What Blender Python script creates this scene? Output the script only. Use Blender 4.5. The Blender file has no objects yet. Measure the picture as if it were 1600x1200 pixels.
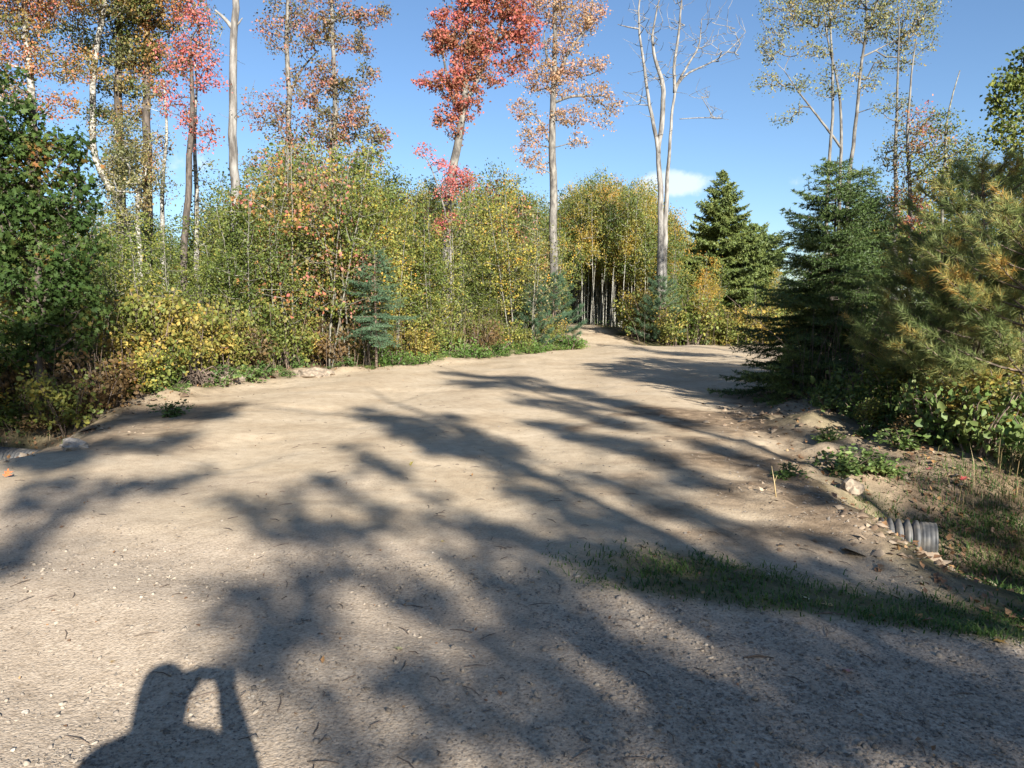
import bpy, math
import numpy as np
from mathutils import Vector

# ------------------------------------------------------------------ camera, sky, sun, exposure
S = bpy.context.scene
C = S.collection
EYE = 1.6
F = 1202.0                      # focal length in pixels of a 1600 px wide frame
PITCH = math.radians(5.7)
SUN_EL = math.radians(24.2)
SUN_AZ = math.radians(21.5)     # the sun stands behind the camera, this far to its right
cam = bpy.data.cameras.new('camera')
cam.sensor_width = 36.0
cam.lens = 36.0 * F / 1600.0
cam.clip_start = 0.05
cam.clip_end = 5000
camo = bpy.data.objects.new('camera', cam)
camo.location = (0, 0, EYE)
camo.rotation_euler = (math.pi / 2 - PITCH, 0, 0)
C.objects.link(camo)
S.camera = camo

SUNV = np.array([math.sin(SUN_AZ) * math.cos(SUN_EL), -math.cos(SUN_AZ) * math.cos(SUN_EL), math.sin(SUN_EL)])
W = bpy.data.worlds.new('World')
S.world = W
W.use_nodes = True
nt = W.node_tree
nt.nodes.clear()
sky = nt.nodes.new('ShaderNodeTexSky')
sky.sky_type = 'NISHITA'
sky.sun_disc = False
sky.sun_elevation = SUN_EL
sky.sun_rotation = math.pi - SUN_AZ
sky.altitude = 300
sky.air_density = 1.0
sky.dust_density = 0.35
sky.ozone_density = 4.5
bg = nt.nodes.new('ShaderNodeBackground')
bg.inputs['Strength'].default_value = 0.057
wo = nt.nodes.new('ShaderNodeOutputWorld')


def wn(t, **kw):
    n = nt.nodes.new(t)
    for k, v in kw.items():
        setattr(n, k, v)
    return n


# low white cumulus above the far trees, and faint shreds along the horizon
tc = wn('ShaderNodeTexCoord')
cloud_sum = None
cn = wn('ShaderNodeTexNoise')
cn.inputs['Scale'].default_value = 34
cn.inputs['Detail'].default_value = 7
cn.inputs['Roughness'].default_value = 0.6
nt.links.new(tc.outputs['Generated'], cn.inputs['Vector'])
for az, el, ra, re, amp in ((11.6, 8.7, 2.7, 0.95, 1.15), (4.0, 7.6, 2.2, 0.9, .7), (-5.5, 8.2, 3.0, 1.0, .35), (19.5, 8.6, 1.6, .8, .3),
                            (-24, 9.5, 5.0, 1.3, .5), (50, 8, 8, 1.6, .7), (-70, 9, 9, 1.8, .7), (120, 9, 10, 2, .7), (200, 8, 12, 2, .7)):
    a, e = math.radians(az), math.radians(el)
    d = (math.sin(a) * math.cos(e), math.cos(a) * math.cos(e), math.sin(e))
    sub = wn('ShaderNodeVectorMath', operation='SUBTRACT')
    nt.links.new(tc.outputs['Generated'], sub.inputs[0])
    sub.inputs[1].default_value = d
    mp = wn('ShaderNodeMapping', vector_type='TEXTURE')
    mp.inputs['Rotation'].default_value = (0, 0, -a)
    mp.inputs['Scale'].default_value = (math.radians(ra), math.radians(ra), math.radians(re))
    nt.links.new(sub.outputs[0], mp.inputs['Vector'])
    ln = wn('ShaderNodeVectorMath', operation='LENGTH')
    nt.links.new(mp.outputs[0], ln.inputs[0])
    mr = wn('ShaderNodeMapRange')
    mr.inputs['From Min'].default_value = 1.5
    mr.inputs['From Max'].default_value = 0.0
    mr.inputs['To Min'].default_value = 0
    mr.inputs['To Max'].default_value = amp
    nt.links.new(ln.outputs['Value'], mr.inputs['Value'])
    if cloud_sum is None:
        cloud_sum = mr.outputs[0]
    else:
        mx = wn('ShaderNodeMath', operation='MAXIMUM')
        nt.links.new(cloud_sum, mx.inputs[0])
        nt.links.new(mr.outputs[0], mx.inputs[1])
        cloud_sum = mx.outputs[0]
add = wn('ShaderNodeMath', operation='ADD')
nt.links.new(cloud_sum, add.inputs[0])
nt.links.new(cn.outputs[0], add.inputs[1])
cm = wn('ShaderNodeMapRange', interpolation_type='SMOOTHSTEP')
cm.inputs['From Min'].default_value = 0.78
cm.inputs['From Max'].default_value = 1.2
cm.inputs['To Max'].default_value = 0.6
nt.links.new(add.outputs[0], cm.inputs['Value'])
mixc = wn('ShaderNodeMix', data_type='RGBA')
nt.links.new(cm.outputs[0], mixc.inputs['Factor'])
nt.links.new(sky.outputs[0], mixc.inputs['A'])
mixc.inputs['B'].default_value = (7.5, 7.8, 8.4, 1)
nt.links.new(mixc.outputs['Result'], bg.inputs['Color'])
nt.links.new(bg.outputs[0], wo.inputs[0])

sun = bpy.data.lights.new('sun', 'SUN')
sun.energy = 5.0
sun.angle = math.radians(0.5)
sun.color = (1.0, 0.97, 0.91)
suno = bpy.data.objects.new('sun', sun)
suno.location = (20, -30, 30)
suno.rotation_euler = Vector(-SUNV).to_track_quat('-Z', 'Y').to_euler()
C.objects.link(suno)
S.view_settings.view_transform = 'Standard'
S.view_settings.look = 'None'
S.view_settings.gamma = 1
S.view_settings.use_curve_mapping = False
S.view_settings.exposure = 1.5
S.render.engine = 'CYCLES'
S.cycles.max_bounces = 6
S.cycles.diffuse_bounces = 3
S.cycles.transparent_max_bounces = 4

RNG = np.random.default_rng(7)


# ------------------------------------------------------------------ geometry helpers
def at(px, py, D):
    """point of the photograph's pixel (px, py) standing D metres ahead"""
    x = (px - 800) / F
    u = (600 - py) / F
    Y = math.cos(PITCH) + u * math.sin(PITCH)
    Z = -math.sin(PITCH) + u * math.cos(PITCH)
    k = D / Y
    return np.array([x * k, D, EYE + Z * k])


def lattice(ix, iy, seed):
    h = (ix * 374761393 + iy * 668265263 + seed * 1442695041) & 0x7fffffff
    h = ((h ^ (h >> 13)) * 1274126177) & 0x7fffffff
    return ((h ^ (h >> 16)) & 0xffff) / 65535.0


def noise(x, y, sc, seed=0):
    x = np.asarray(x, float) * sc + 1000.3
    y = np.asarray(y, float) * sc + 1000.7
    ix, iy = np.floor(x).astype(np.int64), np.floor(y).astype(np.int64)
    fx, fy = x - ix, y - iy
    fx, fy = fx * fx * (3 - 2 * fx), fy * fy * (3 - 2 * fy)
    a, b = lattice(ix, iy, seed), lattice(ix + 1, iy, seed)
    c, d = lattice(ix, iy + 1, seed), lattice(ix + 1, iy + 1, seed)
    return (a * (1 - fx) + b * fx) * (1 - fy) + (c * (1 - fx) + d * fx) * fy - .5


def sm(v, a=0., b=1.):
    t = np.clip((v - a) / (b - a), 0, 1)
    return t * t * (3 - 2 * t)


def st(x, y):
    """s: metres beyond the edge of the main road; t: metres along that edge, to the right"""
    return (x - .2) * .36 + (y - 4.35) * .933, (x - .2) * .933 - (y - 4.35) * .36


LY = [-50, 4, 7.2, 8.0, 10, 12, 16, 18.5, 20, 24, 29.6, 33]
LX = [-12, -12, -7.3, -5.45, -5.7, -6.1, -5.7, -5.0, -3.2, -1.1, 2.5, 2.9]
RY = [-50, 5, 6.6, 9, 12, 13.6, 16, 20, 24, 33]
RX = [3.0, 2.8, 2.8, 3.4, 4.0, 5.0, 8.0, 13, 18, 26]
TY = [28, 33, 37, 41, 46, 60]
TXc = [4.2, 4.1, 4.0, 3.7, 2.6, 0.0]
TW = [1.6, 1.35, 1.0, .75, .6, .5]


def edges(x, y):
    wob = .35 * noise(x, y, .7, 3) + .18 * noise(x, y, 2.3, 4)
    return np.interp(y, LY, LX) + wob, np.interp(y, RY, RX) + wob


def zones(x, y):
    x = np.asarray(x, float)
    y = np.asarray(y, float)
    s, t = st(x, y)
    xl, xr = edges(x, y)
    wob = .3 * noise(x, y, .8, 5) + .12 * noise(x, y, 3, 6)
    drive = sm(x - xl, -.35, .35) * sm(xr - x, -.35, .35) * sm(32.6 + wob - y, -.2, .2)
    trail = sm(np.interp(y, TY, TW) - np.abs(x - np.interp(y, TY, TXc)) + wob * .6, -.15, .25) * sm(y, 30, 32)
    main = sm(.05 + wob * .5 - s, -.25, .2) * sm(s + 7.2 + wob, -.3, .3)
    strip = sm(x, .1, 1.0) * sm(s + wob * .3, -.05, .12) * sm(.62 + .16 * np.maximum(t, 0) - s + wob * 1.3, -.25, .2)
    return dict(s=s, t=t, xl=xl, xr=xr, drive=drive, trail=trail, main=main, strip=strip)


def height(x, y, fine=True):
    x = np.asarray(x, float)
    y = np.asarray(y, float)
    z = zones(x, y)
    s, t = z['s'], z['t']
    outR = sm(x - z['xr'], -.25, .85)
    outL = sm(z['xl'] - x, -.3, .7)
    h = np.zeros_like(x)
    h -= .68 * np.exp(-((s - 2.7) / 1.3) ** 2) * outR * sm(s, 0, .6)
    h -= .62 * np.exp(-((s - 2.7) / 1.6) ** 2) * outL
    h -= .16 * sm(t, .4, 3.0) * np.exp(-((s - .75) / .7) ** 2) * sm(s, 0, .5)
    # far side of the main road, behind the camera
    h -= .35 * np.exp(-((s + 8.6) / .9) ** 2)
    road = np.maximum(z['drive'], z['main'])
    wood = 1 - np.maximum(road, z['trail'])
    h += wood * (.12 * noise(x, y, .25, 11) + .16 * noise(x, y, .9, 12) + .07 * noise(x, y, 2.6, 13))
    h += wood * (.10 * sm(x - z['xr'], .3, 1.8) * sm(s, 4.2, 6)) + wood * .08 * sm(z['xl'] - x, 0, 1.5) * sm(s, 4.5, 6)
    # low berm of cloddy earth pushed up along the right edge
    berm = np.exp(-((x - z['xr'] - .45) / .5) ** 2) * sm(y, 7.2, 10) * sm(24 - y, 0, 6)
    h += berm * (.10 + .22 * noise(x, y, 2.2, 14) + .14 * noise(x, y, 5.5, 15))
    rough = sm(z['xr'] - x, -1.6, .2) * sm(1.5 - (z['xr'] - x), 0, 1.2) * sm(y, 4.8, 6) * sm(18 - y, 0, 5)
    h += rough * (.05 * noise(x, y, 3.2, 24) + .045 * noise(x, y, 7.5, 25) + .03 * noise(x, y, 15, 26))
    bermL = np.exp(-((z['xl'] - x - .2) / .55) ** 2) * sm(y, 11.2, 13) * sm(26 - y, 0, 5)
    h += bermL * (.06 + .16 * noise(x, y, 1.8, 16) + .08 * noise(x, y, 5., 17))
    # the narrow trail climbs a small bank, ground falls a little beyond the drive
    h += .62 * sm(y, 33, 41) * sm(2.6 - np.abs(x - np.interp(y, TY, TXc) - .1), -1.5, 1.5)
    h -= .30 * sm(y, 32.6, 35) * sm(np.abs(x - 4), 2, 4)
    h += .55 * sm(y, 50, 120) + 0 * x
    # wheel ruts
    rut = np.sin((x - .12 * y) * 2.1 + .8 * noise(x, y, .3, 18))
    h += z['drive'] * .028 * rut * sm(y, 5, 9)
    h += .02 * z['main'] * np.sin(s * 4.2 + .6 * noise(x, y, .35, 23))
    h += .02 * noise(x, y, .8, 19)
    if fine:
        h += (.012 + .02 * wood) * noise(x, y, 4, 20) + (.007 + .02 * wood) * noise(x, y, 9, 21)
        h -= .03 * road * sm(noise(x, y, 1.1, 22), .18, .35)
    return h


def gz(x, y):
    return float(height(np.array([x]), np.array([y]))[0])


def ground_at(px, py):
    """where the sight line through a pixel meets the ground"""
    x = (px - 800) / F
    u = (600 - py) / F
    d = np.array([x, math.cos(PITCH) + u * math.sin(PITCH), -math.sin(PITCH) + u * math.cos(PITCH)])
    k = np.arange(2.0, 60, .04)
    P = np.array([0, 0, EYE])[None] + k[:, None] * d[None]
    below = P[:, 2] < height(P[:, 0], P[:, 1], False)
    i = int(np.argmax(below)) if below.any() else len(k) - 1
    return P[i]


def mesh_np(name, V, Fc, smooth=False):
    V = np.asarray(V, np.float32)
    Fc = np.asarray(Fc, np.int32)
    me = bpy.data.meshes.new(name)
    n, k = Fc.shape
    me.vertices.add(len(V))
    me.vertices.foreach_set('co', V.ravel())
    me.loops.add(n * k)
    me.loops.foreach_set('vertex_index', Fc.ravel())
    me.polygons.add(n)
    me.polygons.foreach_set('loop_start', np.arange(0, n * k, k, dtype=np.int32))
    if smooth:
        me.polygons.foreach_set('use_smooth', np.ones(n, bool))
    me.update(calc_edges=True)
    return me


def ob(name, me, mat=None, parent=None, loc=None):
    o = bpy.data.objects.new(name, me)
    C.objects.link(o)
    if mat is not None and len(me.materials) == 0:
        me.materials.append(mat)
    if parent is not None:
        o.parent = parent
    if loc is not None:
        o.location = loc
    return o


def tag(o, label=None, cat=None, group=None, kind=None):
    for k, v in (('label', label), ('category', cat), ('group', group), ('kind', kind)):
        if v:
            o[k] = v
    return o


def empty(name, loc, label, cat, group=None, rz=0., sc=1.):
    o = bpy.data.objects.new(name, None)
    o.empty_display_size = .3
    o.location = loc
    o.rotation_euler = (0, 0, rz)
    o.scale = (sc, sc, sc) if np.isscalar(sc) else sc
    C.objects.link(o)
    return tag(o, label, cat, group)


def copy_tree(o, kids):
    c = o.copy()
    C.objects.link(c)
    for ch in kids:
        d = ch.copy()
        C.objects.link(d)
        d.parent = c
    return c


KIDS = {}


def kid(o, parent):
    KIDS.setdefault(parent.name, []).append(o)
    return o


class Bag:
    """collects pieces of triangle / quad geometry for one mesh"""

    def __init__(self):
        self.V, self.T, self.n = [], [], 0

    def add(self, V, T):
        T = np.asarray(T)
        if T.shape[1] == 4:
            T = np.vstack([T[:, [0, 1, 2]], T[:, [0, 2, 3]]])
        self.V.append(np.asarray(V, float))
        self.T.append(T + self.n)
        self.n += len(V)

    def tube(self, P, R, sides=6, cap=True):
        P = np.asarray(P, float)
        n = len(P)
        R = np.broadcast_to(np.asarray(R, float), (n,))
        d = np.gradient(P, axis=0)
        d /= np.linalg.norm(d, axis=1)[:, None] + 1e-9
        ref = np.array([0, 0, 1.]) if abs(d[0, 2]) < .8 else np.array([1., 0, 0])
        a = np.cross(d, ref)
        a /= np.linalg.norm(a, axis=1)[:, None] + 1e-9
        b = np.cross(d, a)
        th = np.arange(sides) / sides * 2 * math.pi
        V = P[:, None] + R[:, None, None] * (np.cos(th)[None, :, None] * a[:, None] + np.sin(th)[None, :, None] * b[:, None])
        V = V.reshape(-1, 3)
        i = np.arange(n - 1)[:, None] * sides
        j = np.arange(sides)[None]
        j2 = (j + 1) % sides
        Q = np.stack([i + j, i + j2, i + sides + j2, i + sides + j], -1).reshape(-1, 4)
        if cap:
            V = np.vstack([V, P[-1:], P[:1]])
            k = (n - 1) * sides
            jj = np.arange(sides)
            T1 = np.stack([k + jj, k + (jj + 1) % sides, np.full(sides, n * sides)], 1)
            T2 = np.stack([(jj + 1) % sides, jj, np.full(sides, n * sides + 1)], 1)
            T = np.vstack([Q[:, [0, 1, 2]], Q[:, [0, 2, 3]], T1, T2])
            self.add(V, T)
        else:
            self.add(V, Q)

    def mesh(self, name, smooth=False):
        return mesh_np(name, np.vstack(self.V), np.vstack(self.T), smooth)


def rand_unit(n, rng):
    v = rng.normal(size=(n, 3))
    return v / (np.linalg.norm(v, axis=1)[:, None] + 1e-9)


# leaf outlines: (u along the leaf, v across, w out of its plane)
RHOMB = (np.array([[0, 0, 0], [.45, .36, .10], [1, 0, -.06], [.45, -.36, .10]]), np.array([[0, 1, 2], [0, 2, 3]]))
OVAL = (np.array([[0, 0, 0], [.3, .36, .08], [.75, .26, .05], [1, 0, -.08], [.75, -.26, .05], [.3, -.36, .08]]),
        np.array([[0, 1, 2], [0, 2, 3], [0, 3, 4], [0, 4, 5]]))
LOBED = (np.array([[0, 0, 0], [.25, .45, .1], [.33, .16, .02], [.68, .42, .1], [.62, .13, .02], [1, 0, -.1],
                   [.62, -.13, .02], [.68, -.42, .1], [.33, -.16, .02], [.25, -.45, .1]]),
         np.array([[0, 1, 2], [2, 3, 4], [4, 5, 6], [6, 7, 8], [8, 9, 0], [0, 2, 4], [0, 4, 6], [0, 6, 8]]))


def leaves(P, size, rng, shape=RHOMB, droop=.35, vary=.3, flat=.3):
    """one leaf per row of P; returns vertices and triangles"""
    n = len(P)
    u = rand_unit(n, rng)
    u[:, 2] -= droop
    u /= np.linalg.norm(u, axis=1)[:, None]
    nrm = rand_unit(n, rng)
    nrm[:, 2] += flat * 2
    nrm -= (nrm * u).sum(1)[:, None] * u
    nrm /= np.linalg.norm(nrm, axis=1)[:, None] + 1e-9
    v = np.cross(nrm, u)
    sc = size * (1 + vary * rng.normal(size=n)).clip(.4, 1.9)
    L, T = shape
    V = P[:, None] + sc[:, None, None] * (L[None, :, 0, None] * u[:, None] + L[None, :, 1, None] * v[:, None] + L[None, :, 2, None] * nrm[:, None])
    k = len(L)
    TT = (T[None] + np.arange(n)[:, None, None] * k).reshape(-1, 3)
    return V.reshape(-1, 3), TT


def needles(P, Dr, length, width, rng):
    """thin triangles starting at P and pointing along Dr"""
    n = len(P)
    side = np.cross(Dr, rand_unit(n, rng))
    side /= np.linalg.norm(side, axis=1)[:, None] + 1e-9
    ln = length * (1 + .2 * rng.normal(size=n)).clip(.5, 1.5)
    A = P - side * width / 2
    B = P + side * width / 2
    Cc = P + Dr * ln[:, None]
    V = np.stack([A, B, Cc], 1).reshape(-1, 3)
    return V, np.arange(3 * n).reshape(-1, 3)


def stem_path(P, n, wob, rng):
    """smooth resampled polyline with a little wobble"""
    P = np.asarray(P, float)
    seg = np.r_[0, np.cumsum(np.linalg.norm(np.diff(P, axis=0), axis=1))]
    tt = np.linspace(0, seg[-1], n)
    Q = np.stack([np.interp(tt, seg, P[:, i]) for i in range(3)], 1)
    for _ in range(2):
        Q[1:-1] = (Q[:-2] + 2 * Q[1:-1] + Q[2:]) / 4
    w = rng.normal(size=(n, 3)) * wob
    w[:, 2] = 0
    w = np.cumsum(w, 0) * .5
    w -= np.linspace(0, 1, n)[:, None] * w[-1]
    w[0] = 0
    return Q + w


def branchwork(bag, stems, clusters, rng, twig=.006, grow=2.35, down=.9, sides=4, maxr=None, curve=.12):
    """join every cluster point to the nearest wood so that all limbs fork from the stems"""
    nodes, par, stemid = [], [], []
    for P, R in stems:
        for i in range(len(P)):
            nodes.append(P[i])
            par.append(-1)
    nst = len(nodes)
    stemR = np.concatenate([np.broadcast_to(R, (len(P),)) for P, R in stems])
    N = np.zeros((nst + len(clusters), 3))
    N[:nst] = nodes
    par = list(par)
    d0 = np.array([np.min(np.linalg.norm(N[:nst] - c, axis=1)) for c in clusters]) if len(clusters) else []
    order = np.argsort(d0)
    cnt = nst
    for oi in order:
        c = clusters[oi]
        dv = N[:cnt] - c
        dist = np.linalg.norm(dv, axis=1)
        cost = dist + down * np.maximum(0, dv[:, 2]) + .25 * np.maximum(0, dv[:, 2] + .35 * dist)
        cost[nst:cnt] += .05 * dist[nst:cnt]
        j = int(np.argmin(cost))
        N[cnt] = c
        par.append(j)
        cnt += 1
    load = np.ones(cnt)
    for i in range(cnt - 1, nst - 1, -1):
        if par[i] >= nst:
            load[par[i]] += load[i]
    for i in range(nst, cnt):
        j = par[i]
        r1 = twig * load[i] ** (1 / grow)
        r0 = twig * (load[i] + 1) ** (1 / grow) * 1.15
        if maxr:
            r1, r0 = min(r1, maxr), min(r0, maxr)
        if j < nst:
            r0 = min(r0 * 1.2, stemR[j] * .8 + .002)
            r1 = min(r1, r0)
        A, B = N[j], N[i]
        L = np.linalg.norm(B - A)
        if L < 1e-4:
            continue
        k = 3 if L > .5 else 2
        tt = np.linspace(0, 1, k + 1)[:, None]
        bow = rng.normal(size=3) * curve * L * .5 + np.array([0, 0, -curve * L * .5])
        P = A + (B - A) * tt + bow * (tt * (1 - tt)) * 2
        bag.tube(P, np.linspace(r0, r1, k + 1), sides if r0 > .02 else 3, cap=False)
    return N[nst:cnt]


def blob_points(blobs, n, rng, shell=.35):
    """points spread through ellipsoids (cx, cy, cz, rx, ry, rz)"""
    vol = np.array([b[3] * b[4] * b[5] for b in blobs]) ** .8
    pick = rng.choice(len(blobs), n, p=vol / vol.sum())
    B = np.array(blobs)[pick]
    r = rng.random(n) ** (1 / 3) * (1 - shell) + shell * rng.random(n) ** .2
    return B[:, :3] + rand_unit(n, rng) * r[:, None] * B[:, 3:]


def crown_from(P, per, spread, size, rng, shape=RHOMB, droop=.35, squash=.75):
    Q = np.repeat(P, per, axis=0)
    off = rng.normal(size=Q.shape) * spread
    off[:, 2] *= squash
    return leaves(Q + off, size, rng, shape, droop)


# ------------------------------------------------------------------ materials
def mat(name):
    m = bpy.data.materials.new(name)
    m.use_nodes = True
    n = m.node_tree
    b = n.nodes['Principled BSDF']
    return m, n, b


def ramp(n, stops, interp='LINEAR'):
    r = n.nodes.new('ShaderNodeValToRGB')
    r.color_ramp.interpolation = interp
    e = r.color_ramp.elements
    while len(e) < len(stops):
        e.new(.5)
    for i, (p, c) in enumerate(stops):
        e[i].position = p
        e[i].color = (*c, 1)
    return r


def leaf_mat(name, stops, clump=.35, clump_scale=1.2, trans=.38, rough=.55, objvar=.25, spec=.35):
    m, n, b = mat(name)
    L = n.links
    geo = n.nodes.new('ShaderNodeNewGeometry')
    oi = n.nodes.new('ShaderNodeObjectInfo')
    no = n.nodes.new('ShaderNodeTexNoise')
    no.inputs['Scale'].default_value = clump_scale
    no.inputs['Detail'].default_value = 2
    L.new(geo.outputs['Position'], no.inputs['Vector'])

    def math_(op, a, b_):
        q = n.nodes.new('ShaderNodeMath')
        q.operation = op
        for k, v in enumerate((a, b_)):
            if isinstance(v, (int, float)):
                q.inputs[k].default_value = v
            else:
                L.new(v, q.inputs[k])
        return q.outputs[0]
    nz = math_('MULTIPLY', math_('SUBTRACT', no.outputs[0], .5), clump * 3.2)
    ov = math_('MULTIPLY', math_('SUBTRACT', oi.outputs['Random'], .5), objvar)
    rnd = math_('MULTIPLY', math_('SUBTRACT', geo.outputs['Random Per Island'], .5), .40)
    fac = math_('ADD', math_('ADD', math_('ADD', nz, ov), rnd), .5)
    r = ramp(n, stops)
    L.new(fac, r.inputs[0])
    hs = n.nodes.new('ShaderNodeHueSaturation')
    L.new(r.outputs[0], hs.inputs['Color'])
    fr = n.nodes.new('ShaderNodeMath')
    fr.operation = 'FRACT'
    L.new(math_('MULTIPLY', geo.outputs['Random Per Island'], 37.7), fr.inputs[0])
    L.new(math_('ADD', math_('MULTIPLY', fr.outputs[0], .45), .95), hs.inputs['Value'])
    L.new(hs.outputs[0], b.inputs['Base Color'])
    b.inputs['Roughness'].default_value = rough
    b.inputs['Specular IOR Level'].default_value = spec
    tr = n.nodes.new('ShaderNodeBsdfTranslucent')
    L.new(hs.outputs[0], tr.inputs['Color'])
    mx = n.nodes.new('ShaderNodeMixShader')
    mx.inputs[0].default_value = trans
    L.new(b.outputs[0], mx.inputs[1])
    L.new(tr.outputs[0], mx.inputs[2])
    L.new(mx.outputs[0], n.nodes['Material Output'].inputs['Surface'])
    return m


def bark_mat(name, light, dark, scale=6., band=.25, thr=(.42, .62), bump=.4):
    m, n, b = mat(name)
    L = n.links
    tc = n.nodes.new('ShaderNodeNewGeometry')
    mp = n.nodes.new('ShaderNodeMapping')
    mp.inputs['Scale'].default_value = (1, 1, band)
    L.new(tc.outputs['Position'], mp.inputs[0])
    no = n.nodes.new('ShaderNodeTexNoise')
    no.inputs['Scale'].default_value = scale
    no.inputs['Detail'].default_value = 6
    no.inputs['Roughness'].default_value = .65
    L.new(mp.outputs[0], no.inputs['Vector'])
    mid = tuple((a + c) / 2 for a, c in zip(light, dark))
    r = ramp(n, [(thr[0], dark), ((thr[0] + thr[1]) / 2, mid), (thr[1], light)])
    L.new(no.outputs[0], r.inputs[0])
    L.new(r.outputs[0], b.inputs['Base Color'])
    b.inputs['Roughness'].default_value = .85
    bp = n.nodes.new('ShaderNodeBump')
    bp.inputs['Strength'].default_value = bump
    bp.inputs['Distance'].default_value = .02
    L.new(no.outputs[0], bp.inputs['Height'])
    L.new(bp.outputs[0], b.inputs['Normal'])
    return m


def plain_mat(name, col, rough=.7, var=.0, scale=20.):
    m, n, b = mat(name)
    if var:
        no = n.nodes.new('ShaderNodeTexNoise')
        no.inputs['Scale'].default_value = scale
        no.inputs['Detail'].default_value = 5
        g = n.nodes.new('ShaderNodeNewGeometry')
        n.links.new(g.outputs['Position'], no.inputs['Vector'])
        r = ramp(n, [(.35, tuple(c * (1 - var) for c in col)), (.65, tuple(min(1, c * (1 + var)) for c in col))])
        n.links.new(no.outputs[0], r.inputs[0])
        n.links.new(r.outputs[0], b.inputs['Base Color'])
    else:
        b.inputs['Base Color'].default_value = (*col, 1)
    b.inputs['Roughness'].default_value = rough
    return m


G1, G2, G3 = (.042, .066, .014), (.085, .115, .022), (.145, .165, .034)
YG, YE, OR = (.24, .22, .045), (.40, .30, .05), (.42, .20, .03)
M = {}
M['birch'] = leaf_mat('birch leaves', [(0, G1), (.3, G2), (.55, G3), (.78, YG), (.93, YE), (1, OR)], objvar=.55)
M['sapling'] = leaf_mat('aspen sapling leaves', [(0, G1), (.3, G2), (.58, G3), (.78, YG), (.93, (.34, .26, .05)), (1, OR)], objvar=.8)
M['yellow'] = leaf_mat('yellow leaves', [(0, G1), (.3, G3), (.5, (.17, .155, .035)), (.72, (.29, .215, .045)), (.9, (.38, .26, .06)), (1, (.34, .16, .04))], clump=.45, objvar=.4)
M['golden'] = leaf_mat('golden aspen leaves', [(0, G1), (.22, G2), (.42, G3), (.6, (.20, .17, .03)), (.82, (.32, .22, .035)), (1, (.38, .19, .03))], objvar=.7, clump=.5, clump_scale=.5)
M['oak'] = leaf_mat('dark green leaves', [(0, (.018, .038, .010)), (.5, (.035, .065, .015)), (.82, (.065, .095, .022)), (1, (.24, .10, .03))], rough=.6, spec=.2)
M['red'] = leaf_mat('red maple leaves', [(0, (.08, .06, .025)), (.22, (.20, .10, .045)), (.42, (.36, .12, .07)), (.65, (.46, .12, .11)), (1, (.52, .20, .20))], clump=.3)
M['orange'] = leaf_mat('orange and green leaves', [(0, G1), (.28, (.11, .12, .03)), (.5, (.24, .16, .045)), (.7, (.36, .17, .06)), (.88, (.40, .13, .08)), (1, (.40, .12, .10))], clump=.6)
M['pale'] = leaf_mat('pale orange leaves', [(0, (.13, .11, .045)), (.35, (.30, .19, .09)), (.65, (.42, .25, .14)), (1, (.42, .19, .14))], clump=.45)
M['olive'] = leaf_mat('olive leaves', [(0, (.05, .065, .022)), (.4, (.12, .125, .045)), (.7, (.22, .19, .075)), (1, (.34, .20, .08))], clump=.45)
M['pinkish'] = leaf_mat('faded red and green leaves', [(0, (.07, .08, .03)), (.35, (.18, .13, .055)), (.6, (.32, .14, .09)), (1, (.44, .15, .13))], clump=.55)
M['russet'] = leaf_mat('russet brush leaves', [(0, (.05, .045, .018)), (.4, (.11, .075, .03)), (.7, (.17, .10, .04)), (1, (.22, .13, .045))], clump=.3)
M['herb'] = leaf_mat('bright green herb leaves', [(0, (.04, .085, .015)), (.5, (.085, .15, .028)), (1, (.20, .22, .05))])
M['spruce'] = leaf_mat('spruce needles', [(0, (.035, .06, .016)), (.5, (.065, .10, .026)), (1, (.13, .16, .04))], trans=.15, rough=.5)
M['bluepine'] = leaf_mat('blue green pine needles', [(0, (.035, .07, .035)), (.5, (.06, .11, .055)), (1, (.12, .16, .07))], trans=.15)
M['pine'] = leaf_mat('white pine needles', [(0, (.075, .11, .032)), (.35, (.14, .18, .055)), (.62, (.22, .24, .08)), (.82, (.34, .27, .07)), (1, (.40, .22, .05))], trans=.35, clump=.6, clump_scale=1.7)
M['fir'] = leaf_mat('fir needles', [(0, (.045, .07, .02)), (.5, (.09, .12, .03)), (1, (.16, .17, .04))], trans=.1)
M['grass'] = leaf_mat('roadside grass', [(0, (.022, .05, .010)), (.4, (.04, .085, .016)), (.7, (.085, .13, .028)), (1, (.26, .22, .10))], clump=.5, clump_scale=1.5)
M['dry'] = leaf_mat('dry grass and stalks', [(0, (.12, .08, .04)), (.5, (.26, .19, .09)), (1, (.42, .32, .17))], trans=.15)
M['litter'] = leaf_mat('fallen leaves', [(0, (.06, .035, .02)), (.45, (.17, .09, .045)), (.75, (.32, .18, .07)), (.9, (.38, .26, .06)), (1, (.34, .08, .05))], trans=.1, clump=.1)
M['weed'] = leaf_mat('weed leaves', [(0, (.045, .085, .02)), (.5, (.09, .14, .035)), (.85, (.17, .2, .06)), (1, (.36, .26, .08))], clump=.4)
M['airy'] = leaf_mat('airy pale green leaves', [(0, (.07, .09, .03)), (.4, (.14, .155, .055)), (.7, (.23, .22, .08)), (1, (.36, .25, .10))], clump=.45)
M['pale_bark'] = bark_mat('pale aspen bark', (.42, .40, .33), (.14, .12, .09), 9, 1.2, (.36, .56))
M['white_bark'] = bark_mat('white birch bark', (.36, .335, .28), (.08, .07, .055), 7, 1.3, (.42, .60))
M['grey_bark'] = bark_mat('grey maple bark', (.22, .20, .165), (.06, .052, .045), 8, .35, (.38, .64))
M['dead_bark'] = bark_mat('weathered dead wood', (.27, .25, .22), (.07, .06, .05), 7, .22, (.36, .62))
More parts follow.
